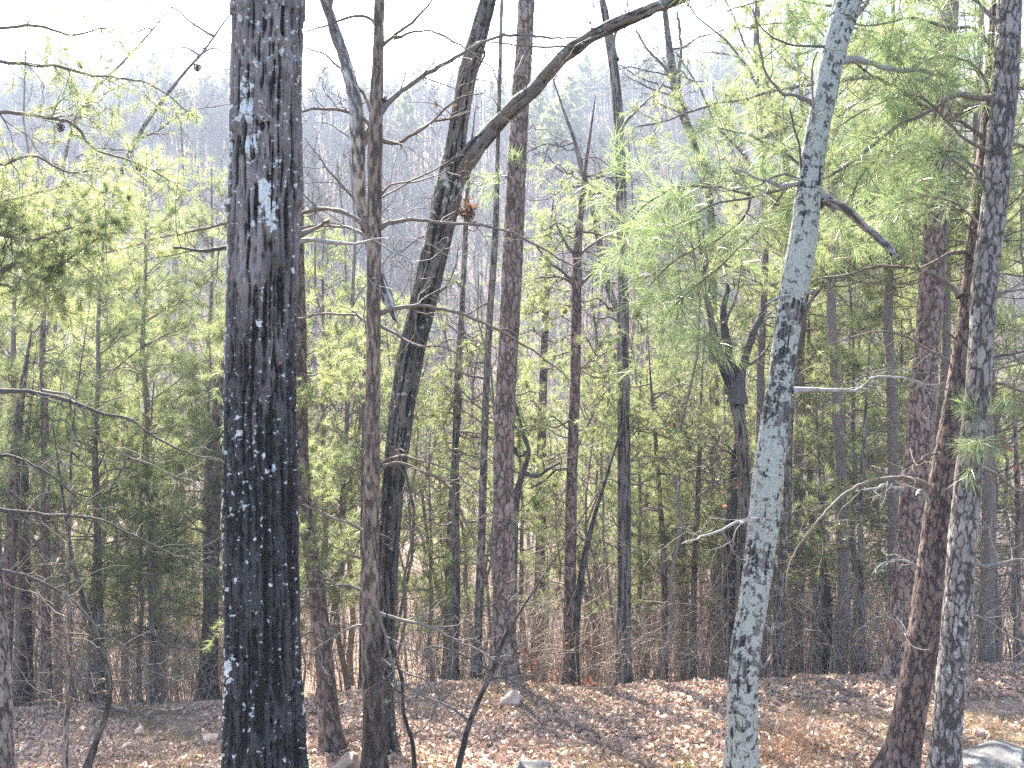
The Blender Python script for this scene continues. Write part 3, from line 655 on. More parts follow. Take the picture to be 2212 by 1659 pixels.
t = [(1296, 1075, 8), (1275, 1150, 12), (1258, 1230, 14), (1246, 1330, 15), (1241, 1490, 17)]
tree('leaning_snag', 'thin dark leaning dead stem beside the crowned pine', 'dead tree', 12.7, t, 'greybark', h_rough, sides=18, amp=.01, seed=23, up=False, branches=side_twigs(t, (1100, 1400), 4, R_), dk=lambda TH, SS, V: SS * 0 + .75)
t = [(1300, -10, 14), (1312, 60, 18), (1326, 150, 20), (1336, 260, 22), (1341, 400, 23), (1345, 600, 23), (1346, 800, 25), (1348, 1000, 27), (1348, 1200, 29), (1346, 1400, 31), (1343, 1490, 34)]
tree('tall_oak', 'tall straight oak right of centre, grey above and black below', 'tree', 13.0, t, 'greybark', h_oak, branches=[([(1330, 130), (1325, 80), (1345, 20)], 9, 5, .3, dict(tw=1)), ([(1345, 270), (1380, 240), (1420, 200), (1450, 160)], 7, 3, .3, dict(tw=1)),
     ([(1345, 600), (1380, 560), (1410, 520)], 5, 3, .3, dict(tw=1))] + side_twigs(t, (200, 1350), 12, R_) + side_twigs(t, (560, 1150), 10, R_, nd='short', ln=(60, 140), dep=2, tw=.55, w=5), sides=40, amp=.014, seed=24,
     dk=lambda TH, SS, V: np.clip((SS - 6.5) / 2 + (fbm(np.stack([np.cos(TH), np.sin(TH), SS], -1), 8) - .5) * 2, 0, 1) * .5)
t = [(1404, 800, 4), (1412, 900, 8), (1422, 1030, 10), (1432, 1180, 12), (1436, 1300, 13), (1432, 1462, 17)]
tree('young_pine', 'thin reddish young pine with level side twigs, right of the tall grey oak', 'pine tree', 14.0, t, 'redpine', h_rough, branches=side_twigs(t, (820, 1350), 16, R_, w=5, ln=(40, 130)) + side_twigs(t, (810, 1180), 12, R_, nd='short', ln=(70, 170), dep=2, tw=.55, w=5), sides=18, amp=.008, seed=25, up=False)
t = [(1514, 860, 6), (1510, 1000, 10), (1504, 1150, 12), (1498, 1300, 13), (1497, 1450, 15)]
tree('young_pine', 'thin dark young pine left of the forked black trunk', 'pine tree', 14.2, t, 'redpine', h_rough, branches=side_twigs(t, (870, 1350), 12, R_, w=5, ln=(30, 90)) + side_twigs(t, (860, 1200), 10, R_, nd='short', ln=(70, 170), dep=2, tw=.55, w=5), sides=18, amp=.008, seed=26, up=False)
t = [(1528, 640, 10), (1540, 710, 15), (1556, 770, 20), (1578, 830, 24), (1595, 900, 26), (1606, 1000, 26), (1608, 1150, 27), (1604, 1300, 28), (1600, 1440, 30)]
tree('forked_tree', 'grey tree forking low into several rising limbs, left of the lichened trunk', 'tree', 12.8, t, 'char_oak', h_oak,
     branches=[([(1585, 850), (1580, 800), (1572, 740), (1565, 690), (1570, 620)], 24, 12, .2, dict(tw=.8, mat='twig_dark')), ([(1592, 870), (1600, 820), (1615, 770), (1632, 720), (1650, 680)], 26, 13, -.2, dict(tw=.8, mat='twig_dark')),
               ([(1610, 790), (1640, 770), (1665, 735)], 8, 4, .2, dict(tw=1, mat='twig_dark')), ([(1535, 700), (1520, 620), (1525, 560), (1515, 500)], 9, 4, .2, dict(tw=1)), ([(1565, 700), (1590, 640), (1600, 560)], 7, 3, .2, dict(tw=1))] + side_twigs(t, (900, 1350), 6, R_),
     sides=34, amp=.014, seed=27, up=False)
t = [(1596, 940, 16), (1590, 1020, 24), (1584, 1120, 29), (1580, 1240, 31), (1582, 1350, 34)]
tree('black_trunk', 'black charred trunk behind the forked grey tree', 'tree', 13.6, t, 'char_oak', h_oak, branches=side_twigs(t, (950, 1250), 8, R_, side=-1, w=5, ln=(50, 130), mat='twig_dark'), sides=34, amp=.014, seed=28, up=False, dk=lambda TH, SS, V: SS * 0 + .85)
# lichened oak
def lich_lf(TH, SS, V):
    s = (SS - 3.0) * F / 8; r = .12 + .14 * np.exp(-((s - 620) / 90) ** 2) + .05 * np.exp(-((s - 200) / 150) ** 2) + .08 * np.exp(-((s - 1080) / 120) ** 2)
    return r - .3 * np.exp(-((s - 735) / 28) ** 2) - .2 * np.exp(-((s - 840) / 20) ** 2) - .26 * np.exp(-((s - 950) / 30) ** 2) - .16 * np.exp(-((s - 1260) / 40) ** 2) - .13 * np.exp(-((s - 1480) / 50) ** 2)
tree('lichened_oak', 'leaning trunk crusted with pale grey lichen over black bark, right of centre', 'tree', 8.0,
     [(1842, -30, 56), (1824, 30, 54), (1800, 120, 50), (1782, 210, 48), (1764, 290, 48), (1748, 400, 50), (1737, 500, 56), (1722, 590, 58), (1704, 690, 52), (1690, 790, 50), (1672, 930, 56), (1658, 1040, 60), (1648, 1150, 61), (1630, 1280, 60), (1612, 1400, 60), (1604, 1500, 61), (1602, 1659, 64)], 'lichen', h_oak,
     branches=[([(1810, 132), (1850, 132), (1900, 142), (1960, 148), (2020, 155), (2075, 172)], 16, 8, .5, dict(mat='twig_pale', tw=.5)),
               ([(1738, 395), (1700, 398), (1660, 392), (1625, 380), (1590, 365)], 11, 4, -.3, dict(mat='twig_pale', tw=1.2)),
               ([(1738, 390), (1690, 372), (1640, 392), (1580, 400), (1510, 395)], 7, 2, -.5, dict(mat='twig_grey', tw=1.2)),
               ([(1768, 435), (1790, 430), (1820, 446), (1860, 478), (1895, 515), (1922, 548)], 20, 13, -.3, dict(bark='greybark', lfv=.1, mat='twig_pale', tw=.1, wob=1.2, label='thick broken limb drooping to the right')),
               ([(1755, 632), (1720, 632), (1680, 642), (1650, 655)], 7, 3, -.3, dict(mat='twig_pale', tw=.4)),
               ([(1735, 690), (1752, 670), (1765, 632)], 9, 5, -.1, dict(tw=.2)),
               ([(1712, 845), (1760, 838), (1810, 842), (1855, 832), (1880, 806), (1930, 808), (2000, 822)], 12, 3, -.3, dict(mat='twig_pale', tw=.7)),
               ([(1690, 1098), (1660, 1105), (1625, 1122), (1590, 1128), (1540, 1150), (1470, 1168)], 9, 3, -.5, dict(mat='twig_pale', tw=.6)),
               ([(1600, 1130), (1620, 1110), (1640, 1085)], 4, 2, -.2, dict(mat='twig_pale', tw=.4, d0=-.4)),
               ([(1636, 1420), (1650, 1440), (1662, 1410)], 9, 3, -.1, dict(mat='twig_grey', tw=.2)), ([(1650, 1350), (1665, 1362), (1668, 1340)], 6, 3, -.1, dict(mat='twig_pale', tw=0)),
               ([(1752, 300), (1757, 230), (1752, 160), (1766, 110)], 7, 3, -.3, dict(mat='twig_grey', tw=.5)),
               ([(1738, 385), (1725, 330), (1705, 270), (1700, 240)], 7, 3, -.3, dict(mat='twig_dark', tw=.8)),
               ([(1760, 225), (1725, 210), (1680, 195), (1650, 160), (1630, 80), (1625, 0)], 9, 4, -.5, dict(mat='twig_grey', tw=.6)),
               ([(1800, 100), (1740, 100), (1680, 85), (1640, 50)], 6, 3, -.3, dict(mat='twig_dark', tw=.8)),
               ([(1822, 60), (1850, 30), (1875, 0)], 14, 9, .2, dict(mat='twig_grey', tw=.4))],
     sides=110, step=.014, amp=.014, seed=31, lf=lich_lf, rough=.05)
t = [(1716, 740, 12), (1710, 850, 15), (1704, 950, 17), (1700, 1080, 19), (1690, 1200, 20), (1682, 1330, 21), (1680, 1475, 22)]
tree('shadowy_stem', 'narrow brown stem just behind the lichened trunk', 'tree', 13.5, t, 'greybark', h_rough, branches=side_twigs(t, (800, 1350), 8, R_, side=1) + side_twigs(t, (760, 1250), 10, R_, side=1, nd='short', ln=(70, 170), dep=2, tw=.55, w=5), sides=22, amp=.01, seed=32)
# right hand pines
tree('red_pine', 'reddish pine with a sunlit left edge, third from the right', 'pine tree', 12.0,
     [(2052, -10, 36), (2040, 200, 40), (2026, 400, 46), (2014, 600, 50), (1998, 800, 52), (1986, 950, 54), (1968, 1120, 54), (1955, 1280, 54), (1944, 1400, 54), (1937, 1490, 58)], 'redpine', h_pine(18),
     branches=[([(1965, 1062), (1930, 1055), (1905, 1050), (1880, 1060), (1850, 1060)], 10, 4, -.6, dict(mat='twig_pale', tw=1)), ([(1992, 820), (1960, 800), (1930, 810)], 6, 3, -.4, dict(tw=1, mat='twig_pale')),
               ([(1950, 1360), (1925, 1340), (1908, 1330)], 6, 3, -.3, dict(tw=.5, mat='twig_pale')), ([(2035, 300), (1990, 290), (1950, 300), (1900, 290), (1860, 300)], 10, 4, -.4, dict(tw=1, nd='short')),
               ([(2040, 180), (1980, 175), (1900, 175), (1830, 176), (1740, 186), (1650, 200), (1578, 215), (1492, 240), (1377, 280)], 12, 3, -1.2, dict(tw=1.3, nd='short', dep=1, up=.05)),
               ([(2050, 90), (2000, 70), (1940, 90), (1880, 70), (1800, 60), (1720, 40), (1600, 60)], 10, 3, -.8, dict(tw=1.3, nd='short', dep=2)),
               ([(2020, 500), (1990, 470), (1960, 480), (1920, 460), (1860, 470)], 9, 3, -.5, dict(tw=1.3, nd='short'))],
     sides=80, step=.022, amp=.024, seed=35)
t14 = [(2158, -20, 28), (2150, 100, 33), (2137, 300, 42), (2120, 450, 46), (2103, 600, 45), (2088, 720, 45), (2066, 860, 46), (2037, 1040, 54), (2012, 1230, 58), (1992, 1390, 62), (1958, 1580, 66), (1938, 1659, 70)]
tree('leaning_pine', 'leaning dark red pine, second from the right', 'pine tree', 8.7, t14, 'redpine', h_pine(20),
     branches=[([(2075, 640), (2045, 610), (2000, 590), (1950, 582), (1880, 585), (1820, 600), (1760, 612)], 12, 4, .7, dict(tw=1)),
               ([(2120, 560), (2090, 548), (2050, 552), (2020, 570), (1990, 585)], 10, 6, -.1, dict(tw=.6)),
               ([(2020, 1075), (1995, 1045), (1960, 1030), (1910, 1030), (1865, 1040), (1810, 1070), (1760, 1120), (1720, 1165), (1698, 1215), (1690, 1260)], 13, 3, -.3, dict(tw=.7, mat='twig_brown')),
               ([(2025, 1110), (2005, 1080), (1990, 1060), (1978, 1068)], 13, 8, -.2, dict(tw=.2, mat='twig_pale')),
               ([(2000, 1250), (1975, 1225), (1940, 1212), (1905, 1225), (1880, 1255)], 9, 2, -.3, dict(tw=.8, mat='twig_pale')),
               ([(1980, 1390), (1950, 1370), (1930, 1345), (1910, 1330)], 7, 3, -.2, dict(tw=.5, mat='twig_pale')),
               ([(2110, 850), (2080, 810), (2040, 770), (1990, 745), (1930, 720), (1870, 725), (1800, 750)], 9, 2, .4, dict(tw=1)),
               ([(2125, 300), (2060, 260), (2010, 270), (1960, 330), (1900, 360)], 8, 3, -.3, dict(tw=1.2))] + side_twigs(t14, (300, 1400), 8, R_, w=6, ln=(40, 100), side=-1),
     sides=90, step=.02, amp=.02, seed=36, lf=lambda TH, SS, V: .04 + .2 * np.exp(-((SS - 8.6) / .6) ** 2), dk=lambda TH, SS, V: SS * 0 + .35)
t15 = [(2182, -30, 48), (2174, 150, 52), (2160, 300, 54), (2147, 450, 52), (2128, 600, 52), (2116, 800, 48), (2100, 950, 50), (2084, 1120, 55), (2070, 1300, 57), (2056, 1450, 57), (2048, 1560, 58), (2040, 1659, 62)]
tree('grey_pine', 'grey lichen flecked pine with a few long needle sprays, rightmost trunk', 'pine tree', 8.1, t15, 'greypine', h_pine(20),
     branches=[([(2150, 208), (2100, 212), (2060, 208), (2010, 240), (1928, 281), (1828, 351), (1760, 385), (1703, 400), (1620, 420), (1527, 441), (1460, 480), (1410, 500)], 13, 4, .7, dict(tw=.55, nd='long', nst=.55, tl=1.2, wob=.6)),
               ([(1620, 420), (1600, 470), (1540, 520), (1460, 560), (1400, 620)], 7, 3, -.2, dict(tw=1.5, nd='long', d0=.6, tl=1.4)), ([(1703, 400), (1640, 500), (1560, 570), (1480, 640), (1430, 700)], 6, 3, -.3, dict(tw=1.3, nd='long', d0=.6, tl=1.4)), ([(1620, 420), (1540, 400), (1470, 400), (1400, 440), (1350, 490)], 6, 3, .3, dict(tw=1.5, nd='long', d0=.6, tl=1.4)), ([(2010, 240), (1960, 200), (1880, 160), (1790, 90), (1740, 30)], 8, 3, .4, dict(tw=1.3, nd='long', d0=.3, tl=1.3)), ([(1928, 281), (1900, 330), (1860, 380), (1840, 440)], 6, 3, -.3, dict(tw=1.2, nd='long', d0=.3, tl=1.2)),
               ([(1760, 385), (1700, 340), (1620, 300), (1540, 280)], 7, 3, .3, dict(tw=.9, nd='long', d0=.5, tl=1.2)),
               ([(2155, 120), (2100, 60), (2050, 60), (1960, 40), (1860, 60), (1780, 40)], 10, 4, .5, dict(tw=.7, nd='long', nst=.5)),
               ([(2140, 420), (2080, 340), (2040, 330), (2010, 340), (1980, 360)], 8, 4, .3, dict(tw=.9, nd='long')),
               ([(2085, 870), (2100, 880), (2110, 900), (2105, 980), (2095, 1030)], 6, 4, -.4, dict(tw=.6, nd='long', tl=.5, nl=.17)),
               ([(2160, 60), (2080, -20), (1960, -30), (1820, 10), (1700, -10), (1560, 30)], 9, 3, .8, dict(tw=1.0, nd='long', tl=1.3)),
               ([(2150, 330), (2090, 300), (1990, 210), (1890, 230), (1800, 280)], 8, 3, .5, dict(tw=1.0, nd='long', tl=1.3)),
               ([(2160, 250), (2110, 150), (2060, 120), (2000, 130), (1930, 120)], 8, 3, .6, dict(tw=1.2, nd='long', tl=1.3)),
               ([(2130, 500), (2080, 450), (2020, 420), (1940, 430), (1860, 520)], 8, 3, .9, dict(tw=1.0, nd='long', tl=1.3)),
               ([(2150, 640), (2180, 628), (2230, 622)], 8, 5, .1, dict(tw=.7)), ([(2110, 860), (2150, 830), (2200, 850), (2240, 840)], 9, 3, .1, dict(tw=1.1)),
               ([(2120, 790), (2160, 770), (2200, 765), (2260, 740)], 9, 4, .3, dict(tw=1.1, mat='twig_dark')), ([(2115, 1010), (2160, 1030), (2200, 1060), (2240, 1050)], 8, 3, .2, dict(tw=1)),
               ([(2095, 1215), (2140, 1225), (2190, 1215), (2240, 1220)], 10, 5, .3, dict(tw=1.1, mat='twig_grey')), ([(2080, 1320), (2130, 1340), (2180, 1370), (2230, 1390)], 7, 3, .3, dict(tw=1.2, mat='twig_grey')),
               ([(2180, 210), (2200, 190), (2240, 200)], 9, 6, 0, dict(tw=1)), ([(2170, 320), (2200, 310), (2250, 330)], 8, 5, .1, dict(tw=1))],
     sides=90, step=.018, amp=.02, seed=37, lf=lambda TH, SS, V: .10 + .12 * np.clip((SS - 7) / 3, 0, 1))

# left side: stems seen through and under the pine foliage
t = [(648, 560, 18), (650, 700, 24), (650, 850, 27), (652, 1000, 28), (662, 1130, 31), (682, 1260, 34), (700, 1420, 38), (712, 1560, 42), (722, 1659, 46)]
tree('bent_pine', 'dark bent pine stem between the big oak and the slim pine', 'pine tree', 9.6, t, 'pine', h_pine(20), branches=side_twigs(t, (600, 1400), 10, R_) + side_twigs(t, (560, 1300), 14, R_, nd='short', ln=(50, 150), dep=2), sides=44, amp=.014, seed=41, dk=lambda TH, SS, V: SS * 0 + .35)
cones = [(187, 232), (131, 276), (300, 361), (426, 146)]
def cone_parts(root, rng):
    for (X_, Y_) in cones:
        A = Acc(); c = at(X_, Y_, 8.4); q = 70; i_ = np.arange(q); ph = i_ * 2.4; tz = i_ / q; rr = .022 * np.sin(np.pi * (tz * .85 + .12)) + .003
        P = np.stack([np.cos(ph) * rr, np.sin(ph) * rr, .03 - tz * .065], -1) + c; D = np.stack([np.cos(ph), np.sin(ph), np.full(q, .5)], -1)
        needles(A, rng, P, D, 2, .016, .012, cone=.2); A.tubes(np.array([c + [0, 0, .035], c, c - [0, 0, .035]]), np.array([.004, .016, .006]), 7)
        A.obj('pine_cone', M['cone'], root)
tree('edge_pine', 'dark pine at the left edge with arching bare lower limbs and needled upper limbs', 'pine tree', 7.6,
     [(-75, -20, 46), (-60, 400, 50), (-45, 800, 54), (-30, 1200, 58), (-12, 1450, 60), (-4, 1659, 64)], 'greypine', h_pine(20),
     branches=[([(-45, 840), (20, 843), (90, 845), (150, 860), (220, 885), (275, 893), (330, 935), (400, 965), (470, 980)], 12, 3, 1.0, dict(tw=1.2, mat='twig_dark')),
               ([(-40, 1100), (30, 1106), (110, 1112), (200, 1118), (270, 1150), (340, 1190), (420, 1215), (500, 1245)], 10, 2, .9, dict(tw=1.2, mat='twig_dark')),
               ([(-40, 1225), (20, 1228), (80, 1245), (150, 1290), (210, 1350), (270, 1395), (320, 1440), (350, 1510)], 9, 2, .6, dict(tw=1.3, mat='twig_dark')),
               ([(90, 845), (160, 860), (200, 930), (260, 980), (340, 1010), (440, 1050)], 7, 2, .7, dict(tw=.8, mat='twig_grey', d0=.4)),
               ([(-40, 1000), (10, 985), (60, 1000), (120, 1040), (180, 1100)], 9, 3, .5, dict(tw=1.3, mat='twig_dark')),
               ([(-60, 250), (0, 246), (90, 258), (165, 273), (205, 316), (250, 336), (310, 358), (380, 400)], 10, 3, .9, dict(tw=1.1, nd='short', dep=1, nst=.2)),
               ([(-60, 120), (0, 130), (80, 140), (130, 145), (200, 165), (260, 172), (340, 190), (420, 250)], 10, 3, 1.0, dict(tw=1.0, nd='short')),
               ([(-65, 60), (0, 70), (80, 60), (150, 80), (240, 60)], 10, 3, .8, dict(tw=1.2, nd='short')),
               ([(-60, 520), (0, 500), (60, 520), (130, 500), (200, 480), (250, 470)], 12, 3, .5, dict(tw=2.4, nd='short', dep=2)),
               ([(-60, 560), (0, 590), (60, 560), (120, 580), (190, 540), (260, 510)], 12, 3, .3, dict(tw=2.4, nd='short', dep=2)),
               ([(-60, 640), (0, 610), (70, 640), (120, 620)], 10, 3, .3, dict(tw=2.4, nd='short', dep=2)),
               ([(-60, 330), (0, 350), (70, 330), (150, 360), (220, 340)], 9, 3, .8, dict(tw=1.4, nd='short')),
               ([(-50, 450), (20, 440), (100, 420), (160, 400)], 9, 3, .8, dict(tw=1.6, nd='short'))],
     sides=60, step=.03, amp=.02, seed=43, extra=cone_parts)
LS = [('crooked_sapling', 'crooked dark sapling bending through the left foreground', 8.9, [(150, 1170, 7), (178, 1290, 11), (205, 1370, 13), (232, 1450, 14), (234, 1520, 12), (212, 1590, 12), (188, 1659, 14)], 'greybark', .6),
      ('bare_sapling', 'thin straight bare sapling at the left, nearest the camera', 8.9, [(160, 900, 4), (152, 1050, 6), (148, 1250, 8), (150, 1450, 9), (144, 1560, 10), (140, 1659, 11)], 'greybark', .1),
      ('left_pine', 'reddish thin pine trunk near the left edge', 12.6, [(92, 740, 12), (97, 900, 15), (98, 1100, 17), (99, 1300, 19), (100, 1540, 23)], 'redpine', .1),
      ('charred_pine', 'short dark trunk left of the reddish thin pine', 12.9, [(55, 1000, 14), (54, 1200, 22), (55, 1350, 26), (56, 1540, 30)], 'redpine', .6),
      ('edge_pine', 'brown trunk touching the left edge of the view', 12.4, [(40, 900, 18), (28, 1100, 24), (16, 1300, 27), (4, 1560, 30)], 'redpine', .3),
      ('thin_pine', 'slim dark pine stem in the left thicket', 13.2, [(205, 1000, 10), (212, 1200, 15), (216, 1510, 20)], 'greypine', .3),
      ('thin_pine', 'narrow trunk with a knobby top, left of the big oak', 13.0, [(322, 1230, 8), (328, 1330, 13), (330, 1535, 15)], 'greypine', .5),
      ('thick_pine', 'thick dark pine trunk just left of the big oak', 13.4, [(470, 900, 24), (462, 1100, 28), (456, 1300, 32), (448, 1520, 40)], 'redpine', .5),
      ('understory_pine', 'grey brown stem behind the slim pine foliage', 13.2, [(994, 700, 9), (985, 900, 14), (984, 1100, 16), (985, 1300, 18), (979, 1478, 19)], 'greybark', .3),
      ('right_sapling', 'slender straight sapling between the lichened trunk and red pine', 13.0, [(1872, 850, 5), (1864, 1000, 9), (1858, 1150, 11), (1862, 1300, 12), (1862, 1465, 13)], 'greybark', .1),
      ('right_sapling', 'thin pole sapling close right of the lichened trunk', 13.4, [(1768, 980, 5), (1778, 1150, 8), (1774, 1300, 10), (1770, 1460, 11)], 'greybark', .1),
      ('dark_stub', 'stubby dark trunk base among brush right of the lichened trunk', 13.8, [(1780, 1230, 14), (1788, 1320, 18), (1784, 1470, 22)], 'redpine', .6),
      ('rim_lit_sapling', 'thin reddish sapling by the right edge', 12.2, [(2196, 1000, 10), (2200, 1130, 12), (2198, 1300, 14), (2200, 1440, 15)], 'redpine', .0),
      ('stump_stem', 'dark stem in the brush right of the rightmost pine', 14.0, [(2128, 1200, 14), (2132, 1320, 18), (2136, 1450, 22)], 'redpine', .5),
      ('background_pine', 'dim brown trunk between the scaly centre pine and crowned pine', 17.5, [(1184, 560, 12), (1176, 750, 16), (1170, 950, 20), (1168, 1150, 22), (1166, 1250, 24)], 'redpine', .2),
      ('background_pine', 'dim trunk hidden behind the slim pine', 13.5, [(794, 720, 14), (790, 900, 16), (788, 1100, 18), (786, 1400, 20)], 'redpine', .4),
      ('slim_oak', 'slim pale trunk rising between leaning oak and scaly pine', 15.0, [(1012, 380, 8), (1000, 620, 12), (992, 850, 14), (975, 1100, 15), (965, 1400, 17)], 'greybark', .0)]
for i, (nm, lb, d_, t, mt, dkv) in enumerate(LS):
    tree(nm, lb, 'pine tree' if 'pine' in nm or mt == 'redpine' else ('sapling' if 'sapling' in nm else 'tree'), d_, t, mt, h_rough if mt == 'greybark' else h_pine(22),
         branches=side_twigs(t, (t[0][1] + 10, t[-1][1] - 120), 11 if d_ > 9.5 else 5, R_, w=5, ln=(30, 110), tw=1.2) + (side_twigs(t, (t[0][1] - 60, t[0][1] + 260), 10, R_, w=5, ln=(40, 120), nd='short') if 'pine' in nm else []), sides=20, amp=.008, seed=60 + i, up=(t[0][1] < 10), dk=(lambda q: (lambda TH, SS, V: SS * 0 + q))(dkv))
# the bare trees against the sky, farther down the slope
t = [(498, 30, 3), (440, 110, 5), (400, 155, 6), (345, 225, 8), (295, 300, 9), (255, 400, 10), (232, 560, 15), (222, 800, 17), (216, 1200, 20)]
tree('bare_tree', 'leaning leafless tree against the bright sky left of the big oak', 'tree', 20, t, 'greybark', h_rough, branches=[([(295, 300), (330, 290), (400, 250), (470, 235), (500, 230)], 5, 2, 1, dict(tw=1.5, tl=2, mat='twig_grey'))] + side_twigs(t, (60, 600), 18, R_, w=6, ln=(60, 170), mat='twig_grey', tl=2), sides=16, amp=.01, seed=90, up=False)
t = [(368, 20, 2), (320, 75, 4), (260, 140, 5), (200, 200, 6), (150, 300, 7), (120, 500, 13), (110, 900, 18)]
tree('bare_tree', 'faint leafless tree leaning right in the glare at upper left', 'tree', 24, t, 'greybark', h_rough, branches=side_twigs(t, (40, 500), 14, R_, w=5, ln=(60, 150), mat='twig_grey', tl=2), sides=14, amp=.01, seed=91, up=False)
t = [(1436, 20, 12), (1448, 120, 17), (1462, 200, 19), (1480, 260, 19), (1510, 330, 18), (1528, 400, 17), (1536, 500, 19), (1540, 700, 20), (1545, 1100, 24)]
tree('twisting_tree', 'grey leafless tree with a bent top against the sky, right of the tall oak', 'tree', 17, t, 'greybark', h_rough, branches=[([(1462, 200), (1440, 150), (1400, 100), (1380, 60)], 10, 4, .4, dict(tw=1.4, mat='twig_grey', tl=1.6)), ([(1480, 260), (1465, 180), (1470, 100), (1460, 30)], 11, 5, .4, dict(tw=1.4, mat='twig_grey', tl=1.6))] + side_twigs(t, (20, 700), 16, R_, w=6, ln=(60, 160), mat='twig_grey', tl=1.8), sides=18, amp=.01, seed=92)
t = [(1218, 240, 5), (1240, 300, 9), (1258, 370, 12), (1285, 470, 14), (1300, 560, 15), (1320, 640, 15), (1345, 720, 15), (1350, 1100, 20)]
tree('arched_tree', 'thin grey tree arching between the crowned pine and tall oak', 'tree', 15.5, t, 'greybark', h_rough, branches=side_twigs(t, (250, 720), 14, R_, w=6, ln=(60, 150), mat='twig_grey', tl=1.8), sides=18, amp=.01, seed=93, up=False)

# near forked sapling in the bottom centre
tree('dark_sapling', 'dark bare forked sapling leaning right in the bottom centre foreground', 'sapling', 7.6,
     [(1118, 1330, 5), (1092, 1372, 8), (1068, 1440, 10), (1040, 1500, 11), (1012, 1570, 12), (990, 1659, 14)], 'greybark', h_rough,
     branches=[([(1092, 1372), (1100, 1300), (1120, 1270)], 6, 2, .2, dict(mat='twig_dark', tw=1.5)), ([(1060, 1450), (1000, 1420), (940, 1400), (880, 1410)], 6, 2, .3, dict(mat='twig_dark', tw=1.4)),
               ([(1015, 1560), (960, 1520), (900, 1500), (850, 1470)], 6, 2, .2, dict(mat='twig_dark', tw=1.4)), ([(1050, 1470), (1090, 1460), (1150, 1500), (1190, 1520)], 4, 2, .2, dict(mat='twig_dark', tw=1.2)),
               ([(1105, 1345), (1085, 1310), (1110, 1295)], 4, 2, .1, dict(mat='twig_dark', tw=1.5))], sides=14, amp=.004, seed=95, up=False, dk=lambda TH, SS, V: SS * 0 + .7)
tree('dark_sapling', 'dark bare twiggy sapling in the foreground left of the forked one', 'sapling', 7.9,
     [(850, 1400, 4), (868, 1470, 7), (872, 1540, 8), (890, 1600, 9), (896, 1659, 10)], 'greybark', h_rough, branches=[([(870, 1500), (830, 1480), (800, 1440)], 5, 2, -.3, dict(mat='twig_dark', tw=1.5)), ([(885, 1590), (930, 1560), (960, 1500)], 5, 2, .2, dict(mat='twig_dark', tw=1.5))], sides=12, amp=.003, seed=96, up=False, dk=lambda TH, SS, V: SS * 0 + .7)

# ================================================================== YOUNG PINES (foliage masses)
def make_pine(seed, H, cb, L0, m=25, nl=.145, nw=.0031, dens=1.35, bare=True):
    rng = np.random.default_rng(seed); W = Acc(); N = Acc()
    k = 12; zz = np.linspace(0, H, k); wob = np.cumsum(rng.normal(0, .04, (k, 2)), 0); wob[0] = 0
    TP = np.column_stack([wob, zz]); TR = .0085 * H * (1 - zz / H) ** .8 + .006; TR[0] *= 1.25
    K = Acc(); K.tubes(TP - np.array([0, 0, .3]) * (zz[:, None] == 0), TR, 9)
    out = []; PP = []; DD = []
    z = cb * H
    while z < H * .985:
        f = (z - cb * H) / (H * (1 - cb)); nb = rng.integers(3, 6)
        for b in range(nb):
            az = rng.uniform(0, 6.283); Lb = (L0 * (1 - f) ** .75 * (.55 + .45 * min(1, f * 5 + .3)) + .2) * rng.uniform(.6, 1.15)
            el = rng.uniform(-.1, .35) + f * .5
            p = np.array([np.interp(z, zz, TP[:, 0]), np.interp(z, zz, TP[:, 1]), z + rng.uniform(-.1, .1)])
            d = np.array([math.cos(az) * math.cos(el), math.sin(az) * math.cos(el), math.sin(el)])
            pts = grow(rng, out, p, d, Lb, .005 + .007 * Lb, 0, .13, .03, k=7)
            ns = max(2, int(Lb / .13 * dens))
            for s_ in range(ns):
                tq = rng.uniform(.25, 1) * 6; i = min(int(tq), 5); q = pts[i] + (pts[i + 1] - pts[i]) * (tq - i); ax = pts[i + 1] - pts[i]; ax /= np.linalg.norm(ax)
                n_ = rng.normal(0, 1, 3) * np.array([1, 1, .5]) + np.array([0, 0, .25]); n_ -= ax * n_.dot(ax); n_ /= np.linalg.norm(n_); dd = ax * .8 + n_; dd /= np.linalg.norm(dd)
                Lt = rng.uniform(.12, .38) * (1.15 - .5 * tq / 6); tp = grow(rng, out, q, dd, Lt, .003, 0, .2, .05, k=7)
                for j in ((6, 5, 3) if rng.random() < .8 else (6, 4, 5, 2)):
                    dv = tp[j] - tp[j - 1]; PP.append(tp[j]); DD.append(dv / np.linalg.norm(dv))
            PP.append(pts[-1]); DD.append((pts[-1] - pts[-2]) / np.linalg.norm(pts[-1] - pts[-2]))
        z += rng.uniform(.22, .42)
    if bare:
        z = .08 * H
        while z < cb * H + .4:
            az = rng.uniform(0, 6.283); grow(rng, out, np.array([0, 0, z]) + [np.interp(z, zz, TP[:, 0]), np.interp(z, zz, TP[:, 1]), 0], np.array([math.cos(az), math.sin(az), rng.uniform(-.1, .4)]), rng.uniform(.5, 1.4), .009, 2, .22, 0.01, (1, 3), 7); z += rng.uniform(.07, .18)
    out = [o for o in out if len(o[0]) == 7]; polys_to(W, out, 3, .0022)
    PP = np.array(PP); DD = np.array(DD)
    needles(N, rng, PP, DD + np.array([0, 0, .1]), m, nl, nw, cone=.9)
    return K.build('trunk'), W.build('branches'), N.build('needles')
PV = [make_pine(200, 8.5, .26, 1.9), make_pine(201, 9.5, .28, 2.0), make_pine(202, 7.0, .24, 1.8), make_pine(203, 10.5, .38, 1.8, dens=1.25), make_pine(204, 11.5, .5, 1.9, dens=1.25)]
